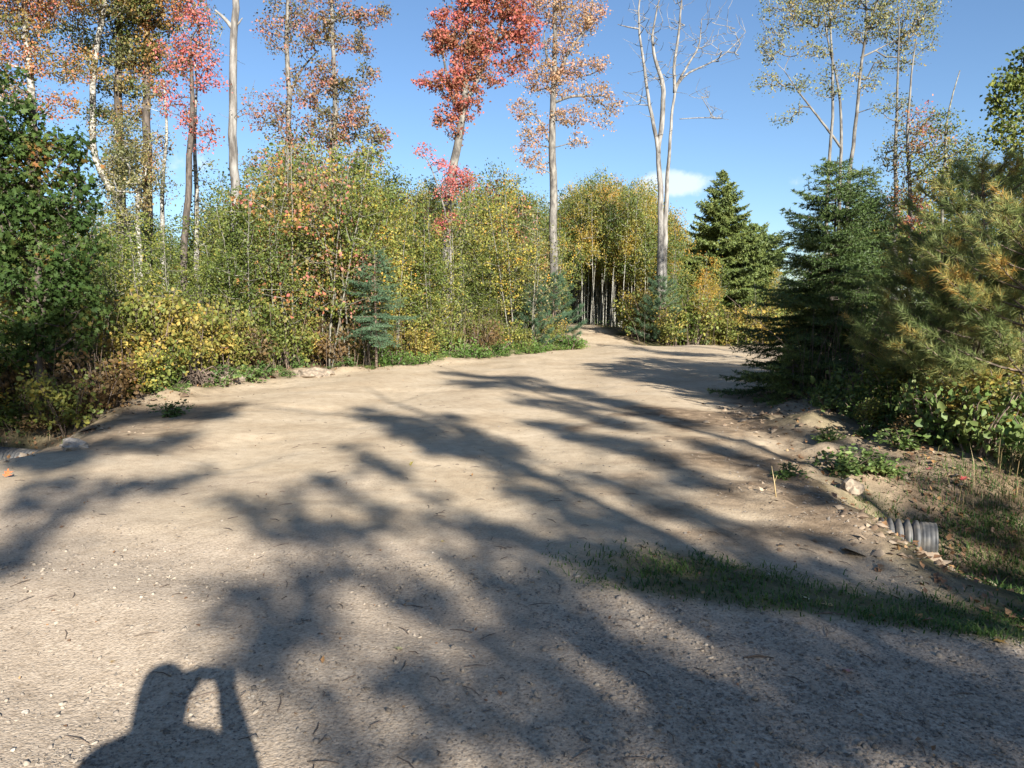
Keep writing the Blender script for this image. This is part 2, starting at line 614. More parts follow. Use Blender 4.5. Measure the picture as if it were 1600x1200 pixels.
M['dark_bark'] = bark_mat('dark pine bark', (.11, .085, .065), (.035, .027, .02), 12, .3, (.4, .6))
M['sap_bark'] = bark_mat('pale sapling bark', (.22, .205, .155), (.06, .05, .038), 9, 1.2, (.38, .6))
M['brown_bark'] = bark_mat('brown twig bark', (.20, .14, .10), (.07, .05, .035), 12, .4)
M['rot'] = bark_mat('rotten stump wood', (.30, .22, .15), (.07, .05, .035), 14, .3)


# ground: colour by zone, fine relief by noise
def ground_mat():
    m, n, b = mat('sandy gravel ground')
    L = n.links
    geo = n.nodes.new('ShaderNodeNewGeometry')
    za = n.nodes.new('ShaderNodeAttribute')
    za.attribute_name = 'zone'
    sep = n.nodes.new('ShaderNodeSeparateColor')
    L.new(za.outputs['Color'], sep.inputs[0])

    def tex(sc, det=4, rough=.6, kind='ShaderNodeTexNoise'):
        t = n.nodes.new(kind)
        t.inputs['Scale'].default_value = sc
        if kind == 'ShaderNodeTexNoise':
            t.inputs['Detail'].default_value = det
            t.inputs['Roughness'].default_value = rough
        L.new(geo.outputs['Position'], t.inputs['Vector'])
        return t

    def mix(f, a, b_, mode='MIX'):
        q = n.nodes.new('ShaderNodeMix')
        q.data_type = 'RGBA'
        q.blend_type = mode
        for s_, v in (('Factor', f), ('A', a), ('B', b_)):
            if isinstance(v, (int, float)):
                q.inputs[s_].default_value = v
            elif isinstance(v, tuple):
                q.inputs[s_].default_value = (*v, 1)
            else:
                L.new(v, q.inputs[s_])
        return q.outputs['Result']
    big = tex(.8, 5)
    mid = tex(7, 5)
    fine = tex(60, 4, .7)
    sand = ramp(n, [(.3, (.37, .28, .18)), (.55, (.46, .362, .245)), (.75, (.51, .412, .29))])
    L.new(big.outputs[0], sand.inputs[0])
    grav = ramp(n, [(.3, (.27, .21, .15)), (.5, (.38, .30, .22)), (.7, (.48, .39, .295))])
    L.new(fine.outputs[0], grav.inputs[0])
    soil = ramp(n, [(.3, (.10, .068, .042)), (.55, (.21, .145, .088)), (.75, (.33, .24, .15))])
    L.new(mid.outputs[0], soil.inputs[0])
    moss = ramp(n, [(.35, (.045, .05, .018)), (.6, (.085, .082, .03)), (.75, (.17, .13, .06))])
    L.new(mid.outputs[0], moss.inputs[0])
    # red: gravelly main road, green: bare sand of the drive, blue: grown-over; rest: turned soil
    c = mix(sep.outputs[1], soil.outputs[0], sand.outputs[0])
    c = mix(sep.outputs[0], c, grav.outputs[0])
    c = mix(sep.outputs[2], c, moss.outputs[0])
    sp = ramp(n, [(.30, (.62, .60, .58)), (.48, (1, 1, 1)), (.62, (1, 1, 1)), (.75, (1.25, 1.23, 1.2))])
    L.new(fine.outputs[0], sp.inputs[0])
    c = mix(.8, c, sp.outputs[0], 'MULTIPLY')
    md = ramp(n, [(.3, (.84, .82, .80)), (.6, (1.04, 1.04, 1.04))])
    L.new(mid.outputs[0], md.inputs[0])
    c = mix(1., c, md.outputs[0], 'MULTIPLY')
    L.new(c, b.inputs['Base Color'])
    b.inputs['Roughness'].default_value = .95
    b.inputs['Specular IOR Level'].default_value = .15
    vor = tex(38, kind='ShaderNodeTexVoronoi')
    vor2 = tex(85, kind='ShaderNodeTexVoronoi')
    q = n.nodes.new('ShaderNodeMath')
    q.operation = 'ADD'
    L.new(vor.outputs['Distance'], q.inputs[0])
    L.new(vor2.outputs['Distance'], q.inputs[1])
    b1 = n.nodes.new('ShaderNodeBump')
    b1.invert = True
    b1.inputs['Strength'].default_value = .32
    b1.inputs['Distance'].default_value = .009
    L.new(q.outputs[0], b1.inputs['Height'])
    b2 = n.nodes.new('ShaderNodeBump')
    b2.inputs['Strength'].default_value = .45
    b2.inputs['Distance'].default_value = .012
    L.new(mid.outputs[0], b2.inputs['Height'])
    L.new(b1.outputs[0], b2.inputs['Normal'])
    L.new(b2.outputs[0], b.inputs['Normal'])
    return m


# ------------------------------------------------------------------ ground sheet
def build_ground():
    nx, ny = 440, 450
    u = np.linspace(-1, 1, nx)
    xs = .7 + 3.2 * np.sinh(5.35 * u)
    v = np.linspace(-.62, 1, ny)
    ys = 5.0 + 3.4 * np.sinh(5.5 * v)
    X, Y = np.meshgrid(xs, ys)
    x, y = X.ravel(), Y.ravel()
    far = sm(np.hypot(x, y), 80, 140)
    z = height(x, y) * (1 - far) + .8 * far
    V = np.stack([x, y, z], 1)
    i = (np.arange(ny - 1)[:, None] * nx + np.arange(nx - 1)[None]).ravel()
    Q = np.stack([i, i + 1, i + nx + 1, i + nx], 1)
    me = mesh_np('ground', V, Q, True)
    zz = zones(x, y)
    s, t = zz['s'], zz['t']
    n1 = noise(x, y, .9, 31) + .5 * noise(x, y, 3.1, 32)
    grav = (1 - zz['strip']) * np.maximum(zz['main'], zz['drive']) * (.85 * sm(1.2 - s + 2.2 * n1, -1.5, 2.2) + .35 * sm(x - .4 * y + 2 * n1, -1.5, 2.5) * sm(15 - y, 0, 7))
    sand = np.maximum(zz['drive'], zz['trail'])
    # spill of pale sand round the edges of the drive
    spillR = sm(2.8 - (x - zz['xr']) + n1 * 1.6, 0, 1.6) * (x > zz['xr']) * sm(y, 5, 7) * .5
    spillL = sm(1.6 - (zz['xl'] - x) + n1 * 1.2, 0, 1.2) * (x < zz['xl']) * .8
    spillR = spillR * (1 - .9 * sm(x, 3.5, 4.1) * sm(4.9 - s, 0, .8))
    brown = sm(2.4 - (zz['xr'] - x) + 3.2 * n1, 0, 1.8) * sm(y, 4.3, 5.6) * sm(20 - y, 0, 5)
    brown = np.maximum(brown, .7 * sm(1.6 - (x - zz['xl']) + 3 * n1, 0, 1.5) * sm(y, 7.5, 9) * sm(16 - y, 0, 3))
    sand = sand * (1 - .92 * brown)
    grav = grav * (1 - .92 * brown)
    sand = np.maximum(sand, np.maximum(spillR, spillL)) * (1 - .75 * sm(n1, .12, .4) * (1 - zz['drive']))
    grown = np.clip((1 - np.maximum(np.maximum(zz['drive'], zz['main']), zz['trail'])) * sm(n1, -.45, .25), 0, 1)
    grown = np.maximum(grown * (1 - .8 * np.maximum(spillR, spillL)), zz['strip'] * .85)
    col = np.stack([grav.clip(0, 1), sand.clip(0, 1), grown.clip(0, 1), np.ones_like(x)], 1).astype(np.float32)
    ca = me.color_attributes.new('zone', 'FLOAT_COLOR', 'POINT')
    ca.data.foreach_set('color', col.ravel())
    o = ob('ground', me, ground_mat())
    tag(o, kind='structure')


build_ground()

# ------------------------------------------------------------------ loose gravel, clods
ICO_V = np.array([(0, 0, 1), (.89, 0, .45), (.28, .85, .45), (-.72, .53, .45), (-.72, -.53, .45), (.28, -.85, .45),
                  (.72, .53, -.45), (-.28, .85, -.45), (-.89, 0, -.45), (-.28, -.85, -.45), (.72, -.53, -.45), (0, 0, -1)])
ICO_F = np.array([(0, 1, 2), (0, 2, 3), (0, 3, 4), (0, 4, 5), (0, 5, 1), (1, 6, 2), (2, 7, 3), (3, 8, 4), (4, 9, 5), (5, 10, 1),
                  (2, 6, 7), (3, 7, 8), (4, 8, 9), (5, 9, 10), (1, 10, 6), (6, 11, 7), (7, 11, 8), (8, 11, 9), (9, 11, 10), (10, 11, 6)])
OCT_V = np.array([(1, 0, 0), (0, 1, 0), (-1, 0, 0), (0, -1, 0), (0, 0, .8), (.1, .1, -.6)], float)
OCT_F = np.array([(0, 1, 4), (1, 2, 4), (2, 3, 4), (3, 0, 4)])


def stones(name, x, y, size, rng, m, ico, sink=.25):
    n = len(x)
    BV, BF = (ICO_V, ICO_F[:15]) if ico else (OCT_V[:5], OCT_F)
    k = len(BV)
    sc = size[:, None] * np.stack([rng.uniform(.8, 1.3, n), rng.uniform(.6, 1., n), rng.uniform(.4, .75, n)], 1)
    th = rng.uniform(0, 6.28, n)
    V = BV[None] * sc[:, None] + rng.normal(size=(n, k, 3)) * size[:, None, None] * .13
    tilt = rng.normal(size=(n, 2)) * .3
    V[:, :, 2] += V[:, :, 0] * tilt[:, :1] + V[:, :, 1] * tilt[:, 1:]
    c, s_ = np.cos(th)[:, None], np.sin(th)[:, None]
    Xr = V[:, :, 0] * c - V[:, :, 1] * s_
    Yr = V[:, :, 0] * s_ + V[:, :, 1] * c
    z = height(x, y) + size * (.5 - sink) * .6
    P = np.stack([Xr + x[:, None], Yr + y[:, None], V[:, :, 2] + z[:, None]], -1)
    T = (BF[None] + np.arange(n)[:, None, None] * k).reshape(-1, 3)
    return ob(name, mesh_np(name, P.reshape(-1, 3), T), m)


def stone_mat(name, stops):
    m, n, b = mat(name)
    g = n.nodes.new('ShaderNodeNewGeometry')
    r = ramp(n, stops)
    n.links.new(g.outputs['Random Per Island'], r.inputs[0])
    n.links.new(r.outputs[0], b.inputs['Base Color'])
    b.inputs['Roughness'].default_value = .9
    b.inputs['Specular IOR Level'].default_value = .2
    return m


M['stone'] = stone_mat('gravel stones', [(0, (.12, .10, .08)), (.3, (.21, .175, .14)), (.8, (.28, .23, .175)), (.98, (.33, .275, .21)), (1, (.40, .35, .28))])
M['clod'] = stone_mat('earth clods', [(0, (.12, .075, .045)), (.5, (.24, .17, .11)), (1, (.38, .29, .20))])


def scatter_gravel():
    rng = np.random.default_rng(11)
    n = 175000
    y = 1.9 + 12 * rng.random(n) ** 1.8
    x = (rng.random(n) * 2 - 1) * (y * .70 + .6)
    z = zones(x, y)
    keep = np.maximum(z['main'] * .9, z['drive'] * (.05 + .45 * sm(x - .35 * y, -1.2, 1.5)))
    pn = noise(x, y, .9, 41) + .5 * noise(x, y, 2.7, 42)
    keep = keep * (.25 + 1.1 * sm(pn + .12 * x, -.25, .4)) * sm(13.5 - y, 0, 5) * (1 - z['strip'])
    k = rng.random(n) < keep
    x, y = x[k], y[k]
    size = np.clip(rng.lognormal(math.log(.0050), .42, len(x)), .0028, .017) * (1 + .06 * (y - 3))
    big = (size > .0105) & (y < 5)
    o = stones('gravel', x[big], y[big], size[big], rng, M['stone'], True)
    tag(o, 'loose grey and tan gravel stones lying on the road', 'gravel', kind='stuff')
    o = stones('fine_gravel', x[~big], y[~big], size[~big], rng, M['stone'], False)
    tag(o, 'fine loose gravel grains strewn over the road surface', 'gravel', kind='stuff')
    # clods of earth along both edges
    n = 80000
    y = 5 + 22 * rng.random(n) ** 1.4
    x = rng.uniform(-14, 18, n)
    z = zones(x, y)
    dR, dL = x - z['xr'], z['xl'] - x
    keep = 1.2 * np.exp(-((dR - .4) / 1.1) ** 2) + .8 * np.exp(-((dL - .2) / .8) ** 2)
    keep *= (1 - z['main']) * sm(noise(x, y, 1.3, 43) + .3 * noise(x, y, 4, 44), -.2, .3)
    k = rng.random(n) < keep
    x, y = x[k], y[k]
    size = np.clip(rng.lognormal(math.log(.019), .6, len(x)), .006, .09)
    o = stones('earth_clods', x, y, size, rng, M['clod'], False)
    tag(o, 'crumbly brown earth clods along the edges of the drive', 'clods', kind='stuff')


scatter_gravel()

# ------------------------------------------------------------------ tree builders
def deciduous(name, loc, stems, blobs, n_cl, per, spread, size, leaf, bark, label, cat='tree', group=None, seed=1,
              shape=RHOMB, twig=.006, droop=.35, sides=7, extra_twigs=None, rot=0., sc=1., grow=2.35, wood='trunk', shell=.35):
    """stems: list of (points, radii) in metres from the base; blobs: ellipsoids of foliage"""
    rng = np.random.default_rng(seed)
    bag = Bag()
    st_ = []
    for P, R in stems:
        n = max(5, int(len(P) * 4))
        Q = stem_path(P, n, .010 * np.ptp(np.asarray(P)[:, 2]) ** .5, rng)
        RR = np.interp(np.linspace(0, 1, n), np.linspace(0, 1, len(R)), R)
        bag.tube(Q, RR, sides)
        st_.append((Q, RR))
    pts = blob_points(blobs, n_cl, rng, shell) if n_cl else np.zeros((0, 3))
    if n_cl:
        branchwork(bag, st_, pts, rng, twig, grow)
    if extra_twigs is not None and len(extra_twigs):
        branchwork(bag, st_, np.asarray(extra_twigs), rng, twig, grow)
    root = empty(name, loc, label, cat, group, rot, sc)
    kid(ob(wood, bag.mesh(name + ' ' + wood, True), M[bark], root), root)
    if per and n_cl:
        V, T = crown_from(pts, per, spread, size, rng, shape, droop)
        kid(ob('crown', mesh_np(name + ' crown', V, T), M[leaf], root), root)
    return root


def px_tree(name, base, D, stems_px, blobs_px, dens, per, spread, size, leaf, bark, label, cat='tree', **kw):
    """a tree measured off the photograph: stems as pixel polylines with radii in metres, foliage as pixel ellipses, D metres away"""
    b = at(base[0], base[1], D)
    b[2] = gz(b[0], b[1]) - .05
    stems = []
    for pl, R in stems_px:
        P = [at(p[0], p[1], D + (p[2] if len(p) > 2 else 0)) - b for p in pl]
        if abs(pl[0][0] - base[0]) < 25 and pl[0][1] >= base[1] - 60:
            P[0][2] = 0
        stems.append((P, R))
    blobs = []
    for q in blobs_px:
        cx, cy, rx, ry = q[:4]
        dz = q[4] if len(q) > 4 else 0
        c = at(cx, cy, D + dz) - b
        k = D / F
        blobs.append((c[0], c[1], c[2], rx * k, (rx + ry) / 2 * k * .9, ry * k))
    area = sum(math.pi * q[3] * q[5] for q in blobs)
    n_cl = int(dens * area * 1.7)
    per, spread = max(6, int(per * .62)), spread * .72
    return deciduous(name, b, stems, blobs, n_cl, per, spread, size, leaf, bark, label, cat, **kw)


def spruce(name, loc, H, R, leaf, bark, label, seed, z0=.1, ndl=.035, wid=.009, droop=.25, dens=1., cat='tree', group=None, rise=.35, per_m=55, whorl=.17, trunk_r=None, prof=.85):
    rng = np.random.default_rng(seed)
    bag, nb = Bag(), Bag()
    trunk_r = trunk_r or H * .011
    zz = np.linspace(0, H, 12)
    bag.tube(stem_path(np.stack([0 * zz, 0 * zz, zz], 1), 12, .01, rng), trunk_r * (1 - zz / H) + .006, 7)
    z = z0
    PP, DD = [], []
    while z < H - .05:
        f = (z - z0) / (H - z0)
        nbr = 1
        a0 = rng.uniform(0, 6.28)
        for k in range(nbr):
            a = a0 + k * 6.28 / nbr + rng.normal() * .18
            L = R * (1 - f) ** prof * rng.uniform(.6, 1.15) + .07
            ns = max(4, int(L / .09))
            tt = np.linspace(0, 1, ns)
            el = (rise * (f - .25)) + rng.normal() * .07
            hx = np.cos(a) * L * tt
            hy = np.sin(a) * L * tt
            hz = z + L * (el * tt * 1.4 - droop * tt ** 1.4 + droop * .75 * tt ** 3)
            B = np.stack([hx, hy, hz], 1)
            bag.tube(B, np.linspace(.004 + .008 * L, .002, ns), 3, cap=False)
            d = np.array([np.cos(a), np.sin(a), 0])
            sd = np.array([-np.sin(a), np.cos(a), 0])
            # side twigs
            for i in range(1, ns):
                tl = .38 * L * (1 - tt[i]) ** .7 + .07
                for sgn in (-1, 1):
                    tdir = d * .75 + sd * sgn * .8 + np.array([0, 0, rng.normal() * .12 - .05])
                    tdir /= np.linalg.norm(tdir)
                    tl2 = tl * rng.uniform(.7, 1.2)
                    m_ = max(4, int(tl2 * per_m * dens * 2.6))
                    q = rng.random(m_)[:, None] * tl2
                    PP.append(B[i] + tdir * q + np.array([0, 0, -.25]) * q ** 2)
                    nd = rand_unit(m_, rng) * .85 + tdir * .7
                    DD.append(nd)
                    if tl2 > .22:
                        bag.tube(np.stack([B[i], B[i] + tdir * tl2 * .9]), [.003, .0015], 3, cap=False)
        z += whorl / 5.5 * rng.uniform(.5, 1.5) * (1 - .3 * f)
    # leader
    m_ = 60
    q = rng.random(m_)[:, None]
    PP.append(np.array([0, 0, H - .35]) + np.array([0, 0, .38]) * q)
    DD.append(rand_unit(m_, rng) * .8 + np.array([0, 0, .8]))
    P, Dr = np.vstack(PP), np.vstack(DD)
    Dr /= np.linalg.norm(Dr, axis=1)[:, None]
    V, T = needles(P, Dr, ndl, wid, rng)
    nb.add(V, T)
    root = empty(name, loc, label, cat, group)
    kid(ob('trunk', bag.mesh(name + ' trunk', True), M[bark], root), root)
    kid(ob('crown', nb.mesh(name + ' needles'), M[leaf], root), root)
    return root


def pine(name, loc, H, R, leaf, bark, label, seed, z0=.2, ndl=.10, wid=.0045, tuft=26, tufts_m=16, cat='tree', group=None, whorl=.38, lean=(0, 0), shape=.6, trunk_r=None, upturn=.35):
    """soft long-needled pine: whorls of up-curving boughs ending in tufts"""
    rng = np.random.default_rng(seed)
    bag, nb = Bag(), Bag()
    zz = np.linspace(0, H, 12)
    tr = trunk_r or H * .011
    trunk = stem_path(np.stack([lean[0] * zz, lean[1] * zz, zz], 1), 12, .015, rng)
    bag.tube(trunk, tr * (1 - zz / H) + .008, 7)
    TP, TD = [], []
    z = z0
    while z < H * .98:
        f = (z - z0) / (H - z0)
        nbr = rng.integers(4, 7)
        a0 = rng.uniform(0, 6.28)
        c0 = np.array([np.interp(z, zz, trunk[:, 0]), np.interp(z, zz, trunk[:, 1]), z])
        for k in range(nbr):
            a = a0 + k * 6.28 / nbr + rng.normal() * .25
            L = (R * (1 - f) ** shape * rng.uniform(.6, 1.15) + .12)
            ns = 7
            tt = np.linspace(0, 1, ns)
            B = c0 + np.stack([np.cos(a) * L * tt, np.sin(a) * L * tt, L * (.12 * tt + upturn * tt ** 2 + .3 * f * tt)], 1)
            bag.tube(B, np.linspace(.005 + .010 * L, .003, ns), 4, cap=False)
            d = (B[-1] - B[0]) / (np.linalg.norm(B[-1] - B[0]) + 1e-6)
            sd = np.array([-np.sin(a), np.cos(a), 0])
            TP.append(B[-1:])
            TD.append(d[None])
            nt_ = max(2, int(L * tufts_m))
            for i in range(nt_):
                q = rng.uniform(.25, 1)
                pb = np.array([np.interp(q, tt, B[:, j]) for j in range(3)])
                sg = rng.choice([-1, 1])
                td = d * .8 + sd * sg * rng.uniform(.3, .9) + np.array([0, 0, rng.uniform(-.1, .5)])
                td /= np.linalg.norm(td)
                ln = rng.uniform(.08, .34 * L * (1.15 - q) + .12)
                bag.tube(np.stack([pb, pb + td * ln]), [.0035, .002], 3, cap=False)
                TP.append((pb + td * ln)[None])
                TD.append(td[None])
                if ln > .2:
                    TP.append((pb + td * ln * .55)[None])
                    TD.append(td[None])
        z += whorl * rng.uniform(.6, 1.2) * (1 - .4 * f)
    TP.append(trunk[-1:])
    TD.append(np.array([[0, 0, 1.]]))
    P, Dd = np.vstack(TP), np.vstack(TD)
    n = len(P)
    Pn = np.repeat(P, tuft, 0)
    Dn = np.repeat(Dd, tuft, 0)
    back = rng.random((len(Pn), 1)) * ndl * .9
    dirs = rand_unit(len(Pn), rng) * .75 + Dn * .75
    dirs /= np.linalg.norm(dirs, axis=1)[:, None]
    V, T = needles(Pn - Dn * back, dirs, ndl, wid, rng)
    nb.add(V, T)
    root = empty(name, loc, label, cat, group)
    kid(ob('trunk', bag.mesh(name + ' trunk', True), M[bark], root), root)
    kid(ob('crown', nb.mesh(name + ' needles'), M[leaf], root), root)
    return root


def gloc(px, D, dz=-.04):
    b = at(px, 560, D)
    return (b[0], b[1], gz(b[0], b[1]) + dz)


# ------------------------------------------------------------------ tall trees standing over the young wood
# left to right in the photograph
px_tree('tall_maple', (52, 470), 24, [([(52, 470), (50, 300), (50, 150), (40, 40), (36, -60)], [.16, .14, .13, .10, .07])],
        [(15, 55, 60, 45), (-40, 120, 60, 60), (100, 100, 60, 30), (60, -30, 90, 50), (90, 165, 32, 22), (20, 150, 30, 30), (30, 20, 60, 40)], 24, 36, .2, .068, 'orange', 'white_bark',
        'tall pale trunked tree with orange leaves at the far left edge', seed=21)
px_tree('tall_birch', (216, 450), 26, [([(216, 450), (205, 340), (150, 260), (138, 200), (146, 110), (160, 35), (170, -60)], [.12, .115, .11, .105, .10, .09, .06])],
        [(170, -10, 70, 40), (90, 20, 45, 26), (120, 60, 36, 24), (130, 110, 34, 20), (165, 190, 30, 24), (195, 250, 34, 36)], 20, 34, .2, .075, 'orange', 'white_bark',
        'leaning white birch trunk between the dark evergreen foliage and the dark pines on the left', seed=22)
for k, (x0, lab, top) in enumerate(((186, 'dark trunked tall pine with orange green crown, left one of the close pair', -80),
                                    (229, 'dark trunked tall pine with dense crown, right one of the close pair', -60))):
    px_tree('tall_pine', (x0, 470), 27, [([(x0, 470), (x0 + 2, 250), (x0, 120), (x0 + 3, top)], [.18, .16, .13, .06])],
            [(x0 + 10, 10, 60, 45), (x0 - 15, 75, 38, 30), (x0 + 30, 90, 40, 26), (x0, 135, 34, 20), (x0 + 20, -50, 60, 40), (x0 - 25, 175, 24, 16), (x0 - 10, 270, 26, 30), (x0 + 10, 230, 22, 24)], 24, 40, .19, .08, 'orange' if k else 'olive', 'dark_bark', lab,
            seed=23 + k, group=None)
px_tree('red_maple', (290, 480), 20, [([(288, 480), (288, 400), (294, 320), (296, 250), (300, 160), (298, 60)], [.11, .10, .09, .08, .06, .03])],
        [(295, 55, 32, 30), (318, 90, 24, 22), (335, 125, 16, 16), (262, 140, 20, 13), (285, 170, 34, 20), (310, 195, 30, 22), (325, 228, 26, 16), (275, 90, 30, 30), (340, 165, 16, 12), (300, 115, 34, 26), (310, 20, 26, 24)],
        17, 36, .15, .06, 'red', 'dark_bark', 'slender maple with coral red leaves and a dark trunk left of the bare white snag', seed=26)
px_tree('slim_aspen', (313, 500), 22, [([(313, 500), (310, 380), (312, 320), (304, 200), (308, 130)], [.10, .085, .07, .05, .03])],
        [(322, 270, 18, 24), (318, 40, 30, 40), (305, 330, 20, 26), (330, 350, 22, 26)], 16, 24, .16, .06, 'olive', 'white_bark', 'slim white aspen trunk just left of the snag, behind the red maple', seed=27)
px_tree('slim_aspen', (255, 470), 25, [([(258, 470), (254, 380), (252, 300), (262, 200), (256, 130)], [.10, .09, .07, .05, .03])],
        [(250, 230, 26, 34), (262, 300, 18, 24), (240, 160, 26, 26)], 12, 20, .16, .06, 'olive', 'white_bark', 'slim white aspen trunk standing against blue sky right of the pine pair', seed=28)
px_tree('slim_aspen', (222, 470), 24, [([(224, 470), (218, 400), (213, 345), (216, 300)], [.10, .09, .08, .06])],
        [(205, 215, 30, 40), (190, 260, 34, 34), (200, 310, 36, 34), (235, 275, 24, 30), (180, 340, 30, 30)], 24, 34, .17, .065, 'olive', 'white_bark', 'short pale aspen trunk with olive leaves below the two dark pines', seed=29)

# the bare white snag
rng = np.random.default_rng(30)
tw = [at(340 + rng.uniform(-6, 20), rng.uniform(60, 330), 21 + rng.normal() * .5) for _ in range(10)] + \
     [at(395 + rng.uniform(-15, 14), rng.uniform(60, 330), 21 + rng.normal() * .5) for _ in range(12)]
b0 = at(371, 470, 21)
b0[2] = gz(b0[0], b0[1]) - .05
deciduous('snag', b0, [([at(371, 620, 21) * [1, 1, 0] + [0, 0, b0[2]] - b0] + [at(x, y, 21) - b0 for x, y in ((371, 420), (370, 330), (366, 200), (368, 90), (368, 0), (370, -90))],
                        [.16, .145, .13, .115, .10, .09, .07]),
                       ([at(366, 48, 21) - b0, at(352, 30, 21) - b0, at(336, 16, 21) - b0], [.06, .05, .025]),
                       ([at(370, 40, 21) - b0, at(379, 28, 21) - b0], [.03, .012])], [], 0, 0, 0, 0, None, 'dead_bark',
          'tall bare white dead snag with a broken stub near its top', 'dead tree', seed=31, extra_twigs=[t - b0 for t in tw], twig=.004, sides=10)

px_tree('tall_maple', (445, 400), 26, [([(445, 400), (447, 260), (452, 160), (446, 80), (450, -40)], [.13, .12, .10, .08, .05]),
                                       ([(452, 150), (470, 110), (495, 80)], [.05, .04, .02])],
        [(440, 150, 18, 28), (472, 50, 28, 34), (425, 190, 24, 26), (430, 40, 30, 40), (410, 260, 34, 30), (470, 110, 24, 20), (400, 170, 22, 30), (455, 200, 26, 30), (450, 0, 40, 40)], 13, 26, .2, .075, 'pinkish', 'grey_bark',
        'sparse tall maple with thin pinkish leaves just right of the snag', seed=32)
px_tree('tall_maple', (522, 400), 25, [([(522, 400), (522, 225), (522, 120), (518, 20), (520, -50)], [.15, .13, .10, .07, .04]),
                                       ([(516, 300), (518, 220), (514, 170)], [.07, .06, .04])],
        [(500, 50, 32, 22), (545, 60, 30, 20), (565, 30, 18, 14), (595, 22, 16, 16), (505, 115, 26, 26), (545, 140, 36, 20), (575, 115, 16, 20), (550, 175, 30, 12),
         (560, 200, 30, 18), (590, 215, 20, 18), (575, 240, 24, 10), (530, 215, 30, 16), (570, 75, 16, 12), (480, 150, 20, 26), (510, 200, 34, 30), (520, 10, 34, 26)],
        24, 36, .16, .075, 'pinkish', 'grey_bark', 'two stemmed maple with rust and pink leaves, left of the brilliant red maple', seed=33)
px_tree('red_maple', (697, 480), 27, [([(697, 480), (695, 390), (700, 330), (704, 300), (712, 245), (721, 190), (728, 120), (735, 40), (738, -40)], [.19, .18, .17, .16, .15, .13, .11, .08, .05]),
                                      ([(724, 170), (760, 95), (790, 20), (805, -40)], [.08, .07, .05, .03]), ([(722, 185), (700, 140), (690, 60)], [.06, .05, .02])],
        [(722, 150, 32, 26), (700, 125, 44, 18), (740, 95, 36, 30), (715, 70, 42, 24), (700, 40, 26, 30), (735, 20, 30, 26), (690, 62, 28, 14), (770, 60, 34, 26),
         (800, 100, 26, 14), (815, 40, 32, 26), (790, 5, 40, 28), (760, -30, 60, 30), (695, 185, 20, 14), (712, 210, 18, 12), (826, 70, 22, 22), (720, -30, 40, 26), (662, 132, 12, 8), (775, 125, 18, 10), (728, 175, 20, 16)],
        26, 42, .14, .085, 'red', 'grey_bark', 'brilliant red maple with a leaning pale trunk, crown against the sky', seed=34)
px_tree('red_maple', (706, 480), 25.5, [([(703, 480), (705, 380), (690, 300), (668, 250)], [.05, .04, .03, .015])],
        [(665, 238, 14, 12), (690, 262, 20, 12), (715, 278, 26, 16), (700, 300, 26, 14), (735, 285, 12, 14), (700, 345, 20, 16), (688, 360, 14, 14)],
        34, 30, .13, .06, 'red', 'grey_bark', 'small red leaved maple sapling at the foot of the brilliant red maple', seed=35)
px_tree('orange_maple', (866, 500), 31, [([(866, 500), (865, 400), (864, 300), (863, 220), (866, 140), (868, 60), (866, -30)], [.19, .175, .165, .15, .12, .09, .06]),
                                         ([(862, 230), (845, 190), (820, 165)], [.05, .04, .02]), ([(866, 135), (885, 85), (915, 45), (925, 10)], [.08, .07, .05, .03]),
                                         ([(867, 160), (890, 150), (940, 150)], [.06, .05, .02]), ([(865, 120), (855, 90), (850, 50)], [.06, .05, .02])],
        [(905, 105, 34, 15), (940, 100, 18, 10), (930, 145, 34, 18), (955, 165, 16, 16), (900, 180, 40, 14), (880, 70, 38, 14), (830, 130, 26, 14), (820, 170, 22, 16),
         (835, 205, 24, 16), (828, 240, 22, 22), (845, 262, 12, 8), (900, 215, 20, 12), (895, 30, 44, 26), (860, 0, 40, 20), (855, 110, 24, 16), (925, 20, 20, 20), (945, 195, 12, 10), (875, 130, 26, 20)],
        22, 28, .18, .08, 'pale', 'grey_bark', 'tall maple with pale orange leaves and a straight grey trunk beside the trail', seed=36)

# the bare grey tree with several stems right of the trail
rng = np.random.default_rng(37)
D = 37
base = at(1035, 520, D)
base[2] = gz(base[0], base[1]) - .05


def pp(*q):
    return [at(x, y, D + (d[0] if d else 0)) - base for x, y, *d in q]


